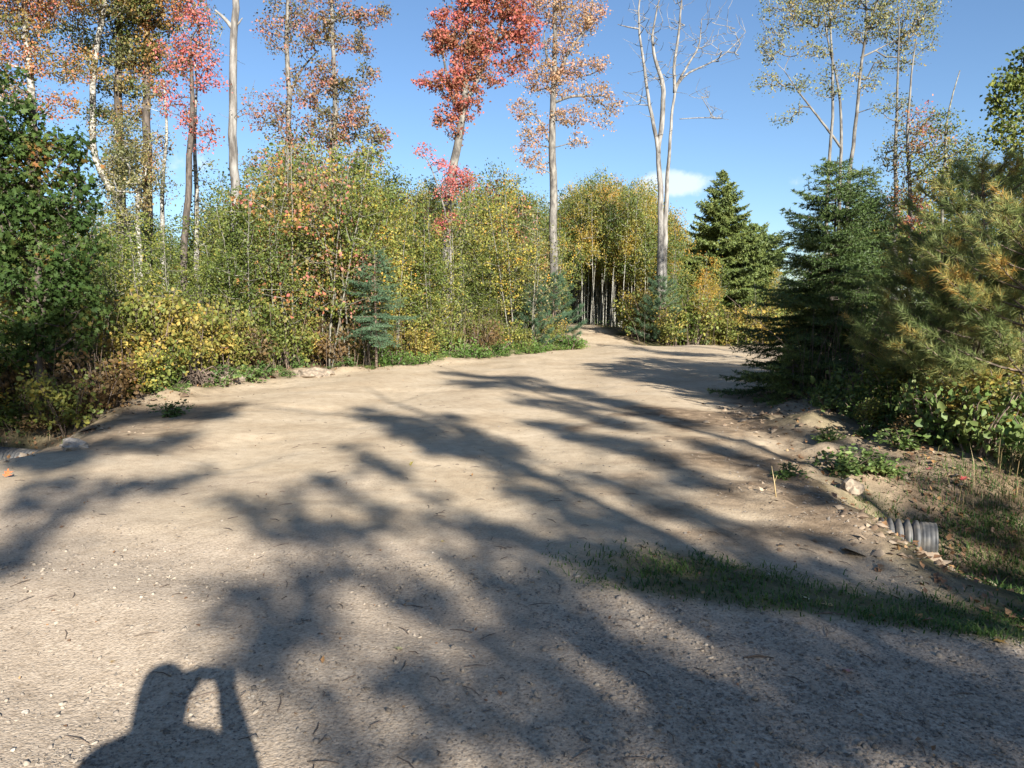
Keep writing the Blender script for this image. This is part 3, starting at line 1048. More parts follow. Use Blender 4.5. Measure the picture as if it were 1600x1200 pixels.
tips = []
for (x, y, rx, ry, n) in ((1000, 25, 26, 40, 26), (1030, 30, 22, 55, 30), (1062, 20, 14, 50, 22), (1095, 60, 16, 35, 22), (1130, 50, 26, 50, 30),
                          (1150, 70, 14, 30, 14), (1010, 110, 24, 40, 18), (1045, 100, 30, 40, 18), (1120, 178, 14, 10, 12), (995, 155, 20, 14, 10), (1100, 145, 18, 8, 8)):
    for _ in range(n * 2):
        tips.append(at(x + rng.normal() * rx * .6, y + rng.normal() * ry * .6, D + rng.normal() * 1.1) - base)
deciduous('dead_tree', base, [
    (pp((1030, 520), (1031, 400), (1029, 290), (1027, 225), (1013, 160), (1006, 90), (998, 40), (1004, -40)), [.17, .155, .145, .13, .09, .07, .05, .025]),
    (pp((1029, 240), (1035, 190), (1037, 130), (1022, 90), (1018, 50), (1030, 0)), [.11, .12, .11, .08, .05, .03]),
    (pp((1038, 520, .4), (1040, 400, .3), (1044, 280, .2), (1050, 190), (1055, 140), (1062, 120), (1082, 110), (1120, 95), (1148, 72), (1165, 50)), [.16, .145, .135, .125, .10, .075, .065, .05, .03, .015]),
    (pp((1054, 145), (1052, 100), (1060, 50), (1066, -20)), [.08, .07, .05, .03]),
    (pp((1056, 135), (1075, 100), (1092, 72), (1096, 30)), [.06, .05, .035, .015]),
    (pp((998, 45), (980, 42), (965, 38)), [.04, .03, .012]),
    (pp((1062, 186), (1090, 184), (1127, 184)), [.02, .025, .02]),
    (pp((1010, 155), (998, 148), (984, 146)), [.02, .015, .01])],
    [], 0, 0, 0, 0, None, 'dead_bark', 'tall bare grey tree with two close trunks forking into many leafless limbs', 'dead tree', seed=38, extra_twigs=tips, twig=.007, sides=9, grow=2.6)

# airy tall tree at the right
px_tree('tall_aspen', (1305, 420), 24, [([(1296, 420), (1294, 280), (1302, 180), (1300, 90), (1296, 0)], [.06, .055, .05, .04, .02]),
                                        ([(1315, 420), (1313, 300), (1316, 220), (1312, 130), (1290, 60), (1285, -20)], [.075, .07, .06, .045, .03, .015]),
                                        ([(1326, 420), (1328, 260), (1340, 200), (1346, 100), (1352, 40), (1350, -40)], [.075, .07, .065, .055, .04, .02]),
                                        ([(1313, 230), (1280, 185), (1250, 150), (1225, 110)], [.04, .035, .025, .012]),
                                        ([(1345, 90), (1370, 78), (1395, 65)], [.03, .025, .012])],
        [(1310, 115, 34, 16), (1355, 130, 22, 12), (1250, 130, 26, 12), (1205, 70, 22, 24), (1200, 130, 22, 14), (1225, 20, 40, 30), (1265, 80, 34, 14), (1290, 20, 50, 30),
         (1360, 45, 40, 20), (1400, 30, 50, 36), (1430, 65, 40, 18), (1400, 100, 40, 12), (1450, 20, 26, 28), (1370, 165, 22, 8), (1225, 185, 16, 9), (1340, -20, 110, 24), (1240, 170, 16, 10), (1295, 145, 20, 12)],
        36, 24, .16, .058, 'airy', 'grey_bark', 'tall airy tree of three thin stems with sparse pale olive leaves, above the dark spruce', seed=39)
px_tree('slim_aspen', (1402, 420), 19, [([(1402, 420), (1400, 280), (1402, 180), (1401, 90), (1404, 20)], [.06, .055, .05, .03, .012])],
        [(1402, 170, 26, 26), (1395, 240, 24, 30), (1390, 300, 24, 30), (1425, 215, 26, 26), (1380, 350, 26, 30)], 34, 24, .15, .05, 'airy', 'grey_bark',
        'slender half bare aspen behind the near pine on the right, left stem of two', seed=40)
px_tree('slim_aspen', (1424, 420), 18, [([(1424, 420), (1420, 300), (1418, 200), (1425, 110), (1432, 60)], [.06, .055, .05, .03, .012])],
        [(1440, 180, 26, 26), (1450, 220, 34, 26), (1430, 260, 32, 28), (1410, 330, 36, 36), (1460, 270, 30, 30)], 30, 24, .14, .05, 'orange', 'grey_bark',
        'slender aspen with orange tinted leaves behind the near pine, right stem of two', seed=41)
px_tree('bush_maple', (1625, 520), 11.5, [([(1640, 520), (1632, 300), (1612, 180), (1600, 90)], [.09, .07, .05, .02])],
        [(1585, 150, 34, 34), (1575, 120, 20, 20), (1590, 210, 44, 30), (1600, 270, 50, 34), (1620, 90, 36, 36), (1560, 190, 16, 16)], 60, 42, .10, .055, 'birch', 'grey_bark',
        'leafy green tree with pink tinged outer leaves at the right edge', seed=42)
px_tree('slim_aspen', (1478, 420), 17, [([(1478, 420), (1476, 300), (1480, 180), (1500, 110)], [.04, .035, .03, .01])],
        [(1470, 195, 30, 28), (1495, 235, 34, 28), (1462, 260, 34, 30), (1500, 280, 40, 34), (1520, 235, 30, 26), (1545, 300, 30, 40)], 46, 26, .13, .045, 'sapling', 'sap_bark',
        'young green aspen rising behind the near pine', seed=43)

# ------------------------------------------------------------------ evergreens one can single out
spruce('spruce', gloc(1296, 13.6), 4.1, 1.8, 'spruce', 'dark_bark', 'dense dark green spruce standing at the right edge of the drive', 51, z0=.12, per_m=60, ndl=.055, wid=.016, whorl=.12, prof=.62)
spruce('spruce', gloc(1335, 15.5), 4.4, 1.5, 'fir', 'dark_bark', 'lighter green fir top showing just behind the dark spruce', 52, z0=.3, per_m=50, ndl=.055, wid=.016, prof=.65, whorl=.14)
pine('white_pine', gloc(1520, 9.9), 3.2, 1.4, 'pine', 'brown_bark', 'soft long needled white pine, the taller near one at the right, with yellowing tufts', 53, z0=.35, tufts_m=30, tuft=26, ndl=.11, wid=.006, whorl=.3)
pine('white_pine', gloc(1600, 8.6), 2.7, 1.2, 'pine', 'brown_bark', 'soft white pine cut by the right edge of the photo', 54, z0=.35, tufts_m=30, tuft=26, ndl=.11, wid=.006, whorl=.3)
pine('white_pine', gloc(1452, 10.8), 2.3, 1.15, 'pine', 'brown_bark', 'lower bushy white pine between the spruce and the tall near pine', 55, z0=.25, tufts_m=30, tuft=26, ndl=.105, wid=.006, whorl=.3)
spruce('small_spruce', gloc(588, 19.8), 3.1, 1.1, 'bluepine', 'brown_bark', 'small blue green spruce with open tiers and bare lower trunk before the birches', 56, z0=.85, per_m=45, whorl=.17, ndl=.055, wid=.015, droop=.05, rise=.5, prof=.7)
pine('small_pine', gloc(864, 30.), 2.9, 1.15, 'bluepine', 'brown_bark', 'soft blue green young pine at the foot of the pale orange maple', 57, z0=.15, tufts_m=24, tuft=26, ndl=.13, wid=.009)
pine('small_pine', gloc(835, 28.5), 2.3, .8, 'bluepine', 'brown_bark', 'smaller young pine left of the one under the pale orange maple', 58, z0=.15, tufts_m=20, tuft=22, ndl=.13, wid=.009)
pine('small_pine', gloc(1030, 34.5), 2.9, 1.2, 'bluepine', 'brown_bark', 'dark blue green young pine at the foot of the bare two trunked tree', 59, z0=.1, tufts_m=24, tuft=26, ndl=.13, wid=.009)
spruce('fir', gloc(1122, 46), 9.9, 4.2, 'fir', 'dark_bark', 'pointed green fir rising above the far trees right of the bare tree', 60, z0=1.0, per_m=16, whorl=.26, ndl=.16, wid=.07, rise=.6)
spruce('fir', gloc(1175, 48), 7.0, 3.6, 'fir', 'dark_bark', 'shorter rounded fir right of the pointed one, beyond the drive', 61, z0=1.0, per_m=16, whorl=.28, ndl=.16, wid=.07, rise=.6, prof=.6)
spruce('fir', gloc(757, 36), 6.2, 1.5, 'fir', 'dark_bark', 'narrow green fir hidden among the young aspens in the middle', 62, z0=.6, per_m=16, whorl=.24, ndl=.11, wid=.04)
spruce('small_spruce', gloc(1240, 12.6), .95, .55, 'spruce', 'dark_bark', 'knee high spruce seedling at the foot of the dark spruce', 63, z0=.05, per_m=70, whorl=.09, ndl=.05, wid=.014)

# dark leafy tree at the left
px_tree('oak', (70, 600), 11.9, [([(62, 600), (60, 480), (66, 350), (60, 240), (50, 150)], [.06, .055, .05, .04, .02]), ([(62, 500), (100, 380), (120, 280)], [.05, .04, .015])],
        [(30, 190, 44, 36), (10, 250, 60, 50), (75, 250, 50, 45), (115, 230, 30, 24), (100, 320, 56, 46), (30, 340, 60, 60), (120, 390, 44, 50), (60, 430, 70, 50),
         (-40, 330, 60, 120), (20, 130, 26, 20), (120, 460, 40, 34), (30, 500, 60, 30), (80, 520, 60, 34), (140, 490, 30, 26), (10, 560, 50, 26), (-60, 200, 60, 60)],
        52, 24, .13, .085, 'oak', 'dark_bark', 'dark green broadleaf tree filling the left edge in front of the tall trunks', seed=64, shape=LOBED, sides=8)

# ------------------------------------------------------------------ prototypes of the young wood
PROTO = {}


def proto_sapling(key, H, leaf, bark, seed, n_cl=55, per=24, size=.058, r=.024, z0=.22, R=.75, spread=.13, name='sapling', shape=RHOMB, nst=1):
    rng = np.random.default_rng(seed)
    stems, blobs = [], []
    for k in range(nst):
        lx, ly = rng.normal(size=2) * .22 * (1 + .8 * (nst > 1))
        h = H * (1 if k == 0 else rng.uniform(.7, .95))
        stems.append(([(lx * .1, ly * .1, 0), (lx * .4, ly * .4, h * .35), (lx * .9, ly * .7, h * .7), (lx, ly * 1.2, h)], [r, r * .8, r * .5, .006]))
        for f in np.linspace(z0, .97, 7):
            rr = R * math.sin(math.pi * min(1, (f - z0) / (1.08 - z0)) ** .75 * .92 + .12) * rng.uniform(.7, 1.2) + .12
            a = rng.uniform(0, 6.28)
            blobs.append((lx * f + math.cos(a) * rr * .35, ly * f + math.sin(a) * rr * .35, h * f, rr, rr, h * .08 + .12))
    o = deciduous(name, (0, -300, 0), stems, blobs, n_cl, per, spread, size, leaf, bark, 'x', seed=seed, twig=.004, sides=5, shape=shape, wood='trunk')
    PROTO[key] = (o, H, list(KIDS[o.name]))
    return o


for k in range(5):
    proto_sapling('birch%d' % k, 5.0, 'birch', 'sap_bark', 100 + k, n_cl=110, per=26, size=.062, R=.95, nst=1 + k % 2)
for k in range(5):
    proto_sapling('sap%d' % k, 5.0, 'sapling', 'sap_bark', 110 + k, n_cl=85, per=24, size=.068, R=.72, z0=.14)
for k in range(3):
    proto_sapling('rusty%d' % k, 4.5, ('orange', 'olive', 'pinkish')[k], 'sap_bark', 116 + k, n_cl=70, per=16, size=.075, R=.9, z0=.2, nst=2, spread=.15)
for k in range(4):
    proto_sapling('gold%d' % k, 6.5, 'golden', 'pale_bark', 120 + k, n_cl=95, per=26, size=.08, R=.85, z0=.42, r=.02, spread=.17)
for k in range(3):
    proto_sapling('far%d' % k, 8.0, 'sapling', 'sap_bark', 130 + k, n_cl=120, per=26, size=.11, R=1.5, z0=.2, r=.05, spread=.26)


for k in range(2):
    proto_sapling('thick%d' % k, 6.0, 'oak', 'brown_bark', 136 + k, n_cl=120, per=26, size=.12, R=1.4, z0=.03, r=.04, spread=.25)


def proto_shrub(key, H, leaf, seed, n_st=7, n_cl=60, per=16, size=.07, shape=OVAL, spread=.09, R=.6, name='shrub', bark='brown_bark'):
    rng = np.random.default_rng(seed)
    stems, blobs = [], []
    for k in range(n_st):
        a = rng.uniform(0, 6.28)
        l = rng.uniform(.2, 1) * R
        h = H * rng.uniform(.6, 1)
        stems.append(([(math.cos(a) * .08, math.sin(a) * .08, 0), (math.cos(a) * l * .5, math.sin(a) * l * .5, h * .5), (math.cos(a) * l, math.sin(a) * l, h)], [.012, .009, .004]))
        blobs.append((math.cos(a) * l * .9, math.sin(a) * l * .9, h * .72, R * .42, R * .42, h * .3))
        blobs.append((math.cos(a) * l * .6, math.sin(a) * l * .6, h * .4, R * .4, R * .4, h * .25))
    o = deciduous(name, (0, -300, 0), stems, blobs, n_cl, per, spread, size, leaf, bark, 'x', cat='shrub', seed=seed, twig=.0028, sides=4, shape=shape, wood='stems')
    PROTO[key] = (o, H, list(KIDS[o.name]))
    return o


for k in range(3):
    proto_shrub('yel%d' % k, 1.6, 'yellow', 140 + k, n_cl=95, per=14, size=.062)
for k in range(2):
    proto_shrub('grn%d' % k, 1.4, 'birch', 150 + k, n_cl=70, per=14, size=.065)
for k in range(2):
    proto_shrub('rus%d' % k, 1.1, 'russet', 160 + k, n_cl=70, per=14, size=.06, n_st=10)
for k in range(2):
    proto_shrub('wee%d' % k, .55, 'weed', 170 + k, n_cl=36, per=10, size=.065, n_st=8, R=.35, spread=.05)
for k in range(2):
    proto_shrub('hrb%d' % k, .45, 'herb', 180 + k, n_cl=46, per=12, size=.05, n_st=9, R=.4, spread=.06, shape=RHOMB)

used = set()


KIND = {'birch': 'bushy green birch sapling', 'sap': 'slim yellow green aspen sapling', 'rusty': 'rust tinged young maple', 'gold': 'golden leaved aspen with bare lower trunk',
        'far': 'distant broad tree', 'thick': 'dark dense young tree', 'yel': 'yellow leaved shrub', 'grn': 'small leaved green shrub', 'rus': 'brown russet shrub',
        'wee': 'low leafy weed', 'hrb': 'bright green herb'}
MARKS = [(130, 'by the dark oak'), (250, 'below the dark pine pair'), (330, 'round the slender coral maple'), (400, 'round the bare white snag'), (520, 'before the two stemmed maple'),
         (650, 'beside the small blue green spruce'), (780, 'round the brilliant red maple'), (900, 'round the pale orange maple'), (985, 'beyond the trail'), (1085, 'round the bare forked tree'),
         (1200, 'round the pointed fir'), (1380, 'by the dark spruce'), (1530, 'by the tall near pine'), (1e9, 'at the right edge')]


def describe(key, x, y, H):
    px = 800 + F * x / y
    kind = KIND[key.rstrip('0123456789')]
    mark = next(m for lim, m in MARKS if px < lim)
    tops = (.3, .55) if key[:3] in ('wee', 'hrb') else ((1.1, 1.7) if key[:3] in ('yel', 'grn', 'rus') else (3.6, 5.6))
    size = 'low' if H < tops[0] else ('mid height' if H < tops[1] else 'tall')
    if key[:3] in ('wee', 'hrb'):
        size = {'low': 'tiny', 'mid height': 'knee high', 'tall': 'taller'}[size]
        kind = {'wee': 'leafy weed', 'hrb': 'bright green herb'}[key[:3]]
    row = 'nearest the drive' if y < 15 else ('in the front rows' if y < 21 else ('further back' if y < 34 else 'far back'))
    return '%s %s %s, %s' % (size, kind, mark, row)


def place(key, x, y, H, name, label, cat, group, rng, wide=1.):
    if group and y > 3:
        label = describe(key, x, y, H)
        group = '%ss %s' % (KIND[key.rstrip('0123456789')], next(m for lim, m in MARKS if 800 + F * x / y < lim))
    o, H0, kids = PROTO[key]
    c = o if key not in used else copy_tree(o, kids)
    used.add(key)
    s = H / H0
    c.name = name
    c.location = (x, y, gz(x, y) - .03)
    c.rotation_euler = (rng.normal() * .03, rng.normal() * .03, rng.uniform(0, 6.28))
    sw = s ** .6 * wide * rng.uniform(.9, 1.12)
    c.scale = (sw, sw, s)
    c['label'] = label
    c['category'] = cat
    if group:
        c['group'] = group
    return c


# skyline of the young wood in the photograph (column -> row of its top)
TPX = [-200, 0, 170, 230, 300, 370, 400, 470, 540, 590, 640, 700, 780, 830, 860, 900, 960, 1010, 1060, 1110, 1180, 1205, 1240, 1400, 1480, 1560, 1800]
TPY = [280, 300, 310, 330, 335, 300, 230, 200, 212, 258, 275, 285, 268, 300, 325, 275, 275, 290, 350, 385, 400, 410, 400, 290, 225, 250, 200]


def top_h(x, y, rng, lo, hi, drop=50):
    px = 800 + F * x / y
    row = np.interp(px, TPX, TPY) + rng.uniform(0, drop)
    z = at(px, row, y)[2]
    return float(np.clip(z - gz(x, y), lo, hi))


def scatter(n, xr, yr, ok, rng, mind):
    pts = []
    tries = 0
    while len(pts) < n and tries < n * 60:
        tries += 1
        x, y = rng.uniform(*xr), rng.uniform(*yr)
        if not ok(x, y):
            continue
        if pts and min((x - a) ** 2 + (y - b) ** 2 for a, b in pts) < mind ** 2:
            continue
        pts.append((x, y))
    return pts


def free(x, y, m=.6):
    xl, xr = np.interp(y, LY, LX), np.interp(y, RY, RX)
    if y < 33.2 + m and xl - m < x < xr + m and y > 0:
        return False
    if y > 28 and abs(x - np.interp(y, TY, TXc)) < np.interp(y, TY, TW) + m * .7:
        return False
    s, t = st(x, y)
    if s < (3.9 if x < -4 else 4.6):
        return False
    return True


rng = np.random.default_rng(201)
vis = lambda x, y, e=.72: abs(x) < y * e + 1.2
# birch clump behind the verge, left of the middle
for x, y in scatter(48, (-8.6, -3.6), (17.5, 26), lambda x, y: free(x, y, .9) and 360 < 800 + F * x / y < 620, rng, .58):
    place('rusty%d' % rng.integers(3) if rng.random() < .15 else 'birch%d' % rng.integers(5), x, y, top_h(x, y, rng, 2., 6.5, rng.choice([40, 120, 240])), 'birch_sapling', 'bushy green birch in the dense clump right of the white snag', 'tree',
          'young birches in the clump right of the snag', rng)
# saplings of the left wood
for x, y in scatter(120, (-24, 3), (17, 40), lambda x, y: free(x, y, .8) and vis(x, y) and 800 + F * x / y > 560, rng, .7):
    u = rng.random()
    place('rusty%d' % rng.integers(3) if u < .13 else ('birch%d' if u < .35 else 'sap%d') % rng.integers(5), x, y, top_h(x, y, rng, 1.8, 8., rng.choice([50, 130, 230])), 'aspen_sapling', 'slim yellow green aspen sapling in the thicket between the birches and the trail', 'tree',
          'aspen saplings between the birch clump and the trail', rng)
for x, y in scatter(75, (-24, -6), (14, 38), lambda x, y: free(x, y, 1.2) and vis(x, y) and 100 < 800 + F * x / y < 400, rng, .9):
    place(('sap%d' if rng.random() < .5 else 'birch%d') % rng.integers(5), x, y, top_h(x, y, rng, 1.6, 6.5, rng.choice([90, 200])), 'aspen_sapling', 'green sapling among the tall trunks on the left', 'tree',
          'saplings under the tall trees on the left', rng)
# shadowy saplings behind the oak, far left
for x, y in scatter(22, (-16, -7), (12, 24), lambda x, y: free(x, y, 1.5) and vis(x, y) and 800 + F * x / y < 130, rng, 1.1):
    place('birch%d' % rng.integers(5), x, y, top_h(x, y, rng, 1.8, 5.5, 120), 'birch_sapling', 'green sapling behind the dark oak at the left edge', 'tree',
          'saplings behind the dark oak', rng)
# golden aspens with bare lower trunks beyond the trail
for x, y in scatter(210, (3.0, 13.), (41.5, 60), lambda x, y: 885 < 800 + F * x / y < 1050 and abs(x - np.interp(y, TY, TXc)) > .5, rng, .26):
    place('gold%d' % rng.integers(4), x, y, top_h(x, y, rng, 7, 10.5, 60), 'golden_aspen', 'thin pale trunked aspen with golden leaves in the crowded stand beyond the trail', 'tree',
          'golden aspens beyond the trail', rng, .8)
for x, y in scatter(40, (-8, 4.5), (40, 60), lambda x, y: 640 < 800 + F * x / y < 900 and free(x, y, .6), rng, 1.):
    place(('gold%d' if rng.random() < .45 else 'far%d') % rng.integers(3), x, y, top_h(x, y, rng, 6, 10.5, 50), 'golden_aspen', 'yellowing aspen behind the saplings left of the trail', 'tree',
          'yellowing aspens left of the trail', rng, .8)
# beyond the drive, right
for x, y in scatter(60, (6.5, 26), (34.5, 55), lambda x, y: 1045 < 800 + F * x / y < 1330, rng, .95):
    place(('sap%d' if rng.random() < .7 else 'gold%d') % rng.integers(4), x, y, top_h(x, y, rng, 3, 9, 130), 'aspen_sapling', 'green and yellow sapling on the far side of the drive', 'tree',
          'saplings on the far side of the drive', rng)
for x, y in scatter(34, (3.5, 20), (34.2, 37.5), lambda x, y: free(x, y, .6) and 985 < 800 + F * x / y < 1240, rng, .7):
    key = ('yel%d' % rng.integers(3)) if rng.random() < .55 else ('rus%d' if rng.random() < .3 else 'grn%d') % rng.integers(2)
    place(key, x, y, rng.uniform(1., 2.6), 'shrub', 'autumn shrub along the far edge of the drive, right of the trail', 'shrub', 'shrubs along the far edge of the drive', rng, 1.2)
# right-hand wood behind the evergreens
for x, y in scatter(46, (7, 24), (11, 26), lambda x, y: x > np.interp(y, RY, RX) + 1.2 and 1390 < 800 + F * x / y < 1780, rng, .95):
    place(('sap%d' if rng.random() < .5 else 'birch%d') % rng.integers(5), x, y, top_h(x, y, rng, 2, 6.5, 130), 'birch_sapling', 'leafy sapling behind the near pines on the right', 'tree',
          'saplings behind the near pines', rng)
# dense wood closing the view behind the golden stand
for x, y in scatter(60, (3, 24), (60, 74), lambda x, y: 870 < 800 + F * x / y < 1120, rng, .8):
    place('thick%d' % rng.integers(2), x, y, rng.uniform(4.5, 7.5), 'dark_sapling', 'dense dark green young tree behind the golden aspen stand', 'tree', 'dark young trees behind the aspen stand', rng, 1.2)
# far backdrop trees
for x, y in scatter(120, (-85, 85), (58, 105), lambda x, y: vis(x, y, .8), rng, 3.2):
    px = 800 + F * x / y
    place('far%d' % rng.integers(3), x, y, top_h(x, y, rng, 5, 16, 40), 'far_tree', 'distant yellow green tree closing the gaps at the back of the wood', 'tree', 'distant trees', rng, 1.5)

# ------------------------------------------------------------------ shrubs, verge plants
for x, y in scatter(44, (-10.5, -4.8), (13.2, 19), lambda x, y: free(x, y, .55) and 175 < 800 + F * x / y < 470, rng, .5):
    place('yel%d' % rng.integers(3), x, y, rng.uniform(1.0, 2.1), 'hazel_shrub', 'yellow leaved shrub in the thicket above the sandy verge, left', 'shrub', 'yellow shrubs on the left verge', rng)
for x, y in scatter(40, (-7.5, 2.2), (17.5, 31), lambda x, y: free(x, y, .45) and not free(x, y, 3.0) and x < np.interp(y, LY, LX), rng, .6):
    key = ('yel%d' % rng.integers(3)) if rng.random() < .45 else ('grn%d' % rng.integers(2) if rng.random() < .75 else 'rus%d' % rng.integers(2))
    place(key, x, y, rng.uniform(.9, 1.7), 'shrub', 'mixed shrub at the foot of the young birches along the drive', 'shrub', 'shrubs along the left edge of the drive', rng)
for x, y in scatter(60, (-13, -6.2), (10.6, 14.5), lambda x, y: free(x, y, .3) and vis(x, y) and 800 + F * x / y < 260, rng, .42):
    key = 'rus%d' % rng.integers(2) if rng.random() < .45 else 'grn%d' % rng.integers(2)
    place(key, x, y, rng.uniform(.5, 1.2), 'bracken_shrub', 'shaded russet and green brush under the dark oak', 'shrub', 'brush under the dark oak', rng)
for x, y in scatter(110, (-6.8, 2.7), (13, 31), lambda x, y: free(x, y, .0) and not free(x, y, 1.1) and x < np.interp(y, LY, LX) + .3, rng, .33):
    far = y > 20
    key = ('hrb%d' if far else 'wee%d') % rng.integers(2)
    place(key, x, y, (.10 + .55 * rng.random() ** 3) * (1.2 if far else .8), 'weed', 'bright green weed on the left verge where sand meets the thicket' if far else 'low weed on the pale sandy verge, left', 'plant',
          'bright weeds on the far left verge' if far else 'weeds on the sandy left verge', rng, 1.2)
for x, y in scatter(110, (4.4, 10.5), (7.2, 13), lambda x, y: x > np.interp(y, RY, RX) + .9 + max(0, 9.5 - y) * .5 and 800 + F * x / y < 1700, rng, .26):
    key = ('yel%d' % rng.integers(3)) if rng.random() < .28 else ('wee%d' % rng.integers(2) if rng.random() < .75 else 'rus%d' % rng.integers(2))
    place(key, x, y, rng.uniform(.15, .75), 'weed', 'low leafy plant on the bank under the near pines', 'plant', 'plants on the right bank', rng, .9)
for px, py, h in ((1315, 745, .22), (1345, 735, .2), (1372, 740, .18), (1235, 745, .12), (1300, 690, .14), (1410, 700, .2), (165, 620, .5), (270, 650, .2), (1295, 640, .2), (1365, 660, .22), (1440, 640, .3)):
    g = ground_at(px, py)
    lit = 'small green weed tuft, {}'.format({1315: 'leftmost of three on the bare bank above the culvert', 1345: 'middle one of three on the bare bank above the culvert', 1372: 'rightmost of three on the bare bank above the culvert',
                                             1235: 'alone beside the thin stick', 1300: 'on the cloddy berm right of the drive', 1410: 'by the reddish leaf litter on the right bank', 165: 'bright one at the dark left thicket edge',
                                             270: 'in the shaded sand, left', 1295: 'at the foot of the dark spruce', 1365: 'beside the earth lump under the near pines', 1440: 'under the lower bushy white pine'}[px])
    place('wee%d' % rng.integers(2), g[0], g[1], h * 1.3, 'weed', lit, 'plant', None, rng, 1.3)
for px, D, h, lab in ((1415, 10.2, 1.0, 'yellow leaved shrub leaning under the lower white pine'), (1530, 8.8, .9, 'yellow and green shrub under the tall near pine'), (1575, 8.3, .9, 'yellow leaved shrub at the right edge below the pines'),
                      (1460, 9.4, .7, 'low yellow shrub on the bank between the pines'), (1150, 34.8, 2.3, 'broad golden shrub on the far edge of the drive'), (1120, 35.5, 2.0, 'golden shrub left of the broad one, far side of the drive')):
    g = gloc(px, D)
    place('yel%d' % rng.integers(3), g[0], g[1], h, 'shrub', lab, 'shrub', None, rng, 1.25)


# ------------------------------------------------------------------ grass, litter, stalks
def blades(name, x, y, h, w, rng, m, label, cat, lean=.5):
    n = len(x)
    P = np.stack([x, y, height(x, y) - .01], 1)
    a = rng.uniform(0, 6.28, n)
    d = np.stack([np.cos(a), np.sin(a), 0 * a], 1)
    sd = np.stack([-np.sin(a), np.cos(a), 0 * a], 1) * w / 2
    ln = np.abs(rng.normal(size=n)) * lean * h
    up = np.array([0, 0, 1.])
    hh = h[:, None]
    mid = P + up * hh * .6 + d * ln[:, None] * .35
    tip = P + up * hh * rng.uniform(.75, 1, (n, 1)) + d * ln[:, None] * 1.2
    V = np.stack([P - sd, P + sd, mid + sd * .7, mid - sd * .7, tip], 1).reshape(-1, 3)
    T = np.array([[0, 1, 2], [0, 2, 3], [3, 2, 4]])
    TT = (T[None] + np.arange(n)[:, None, None] * 5).reshape(-1, 3)
    return tag(ob(name, mesh_np(name, V, TT), m), label, cat, kind='stuff')


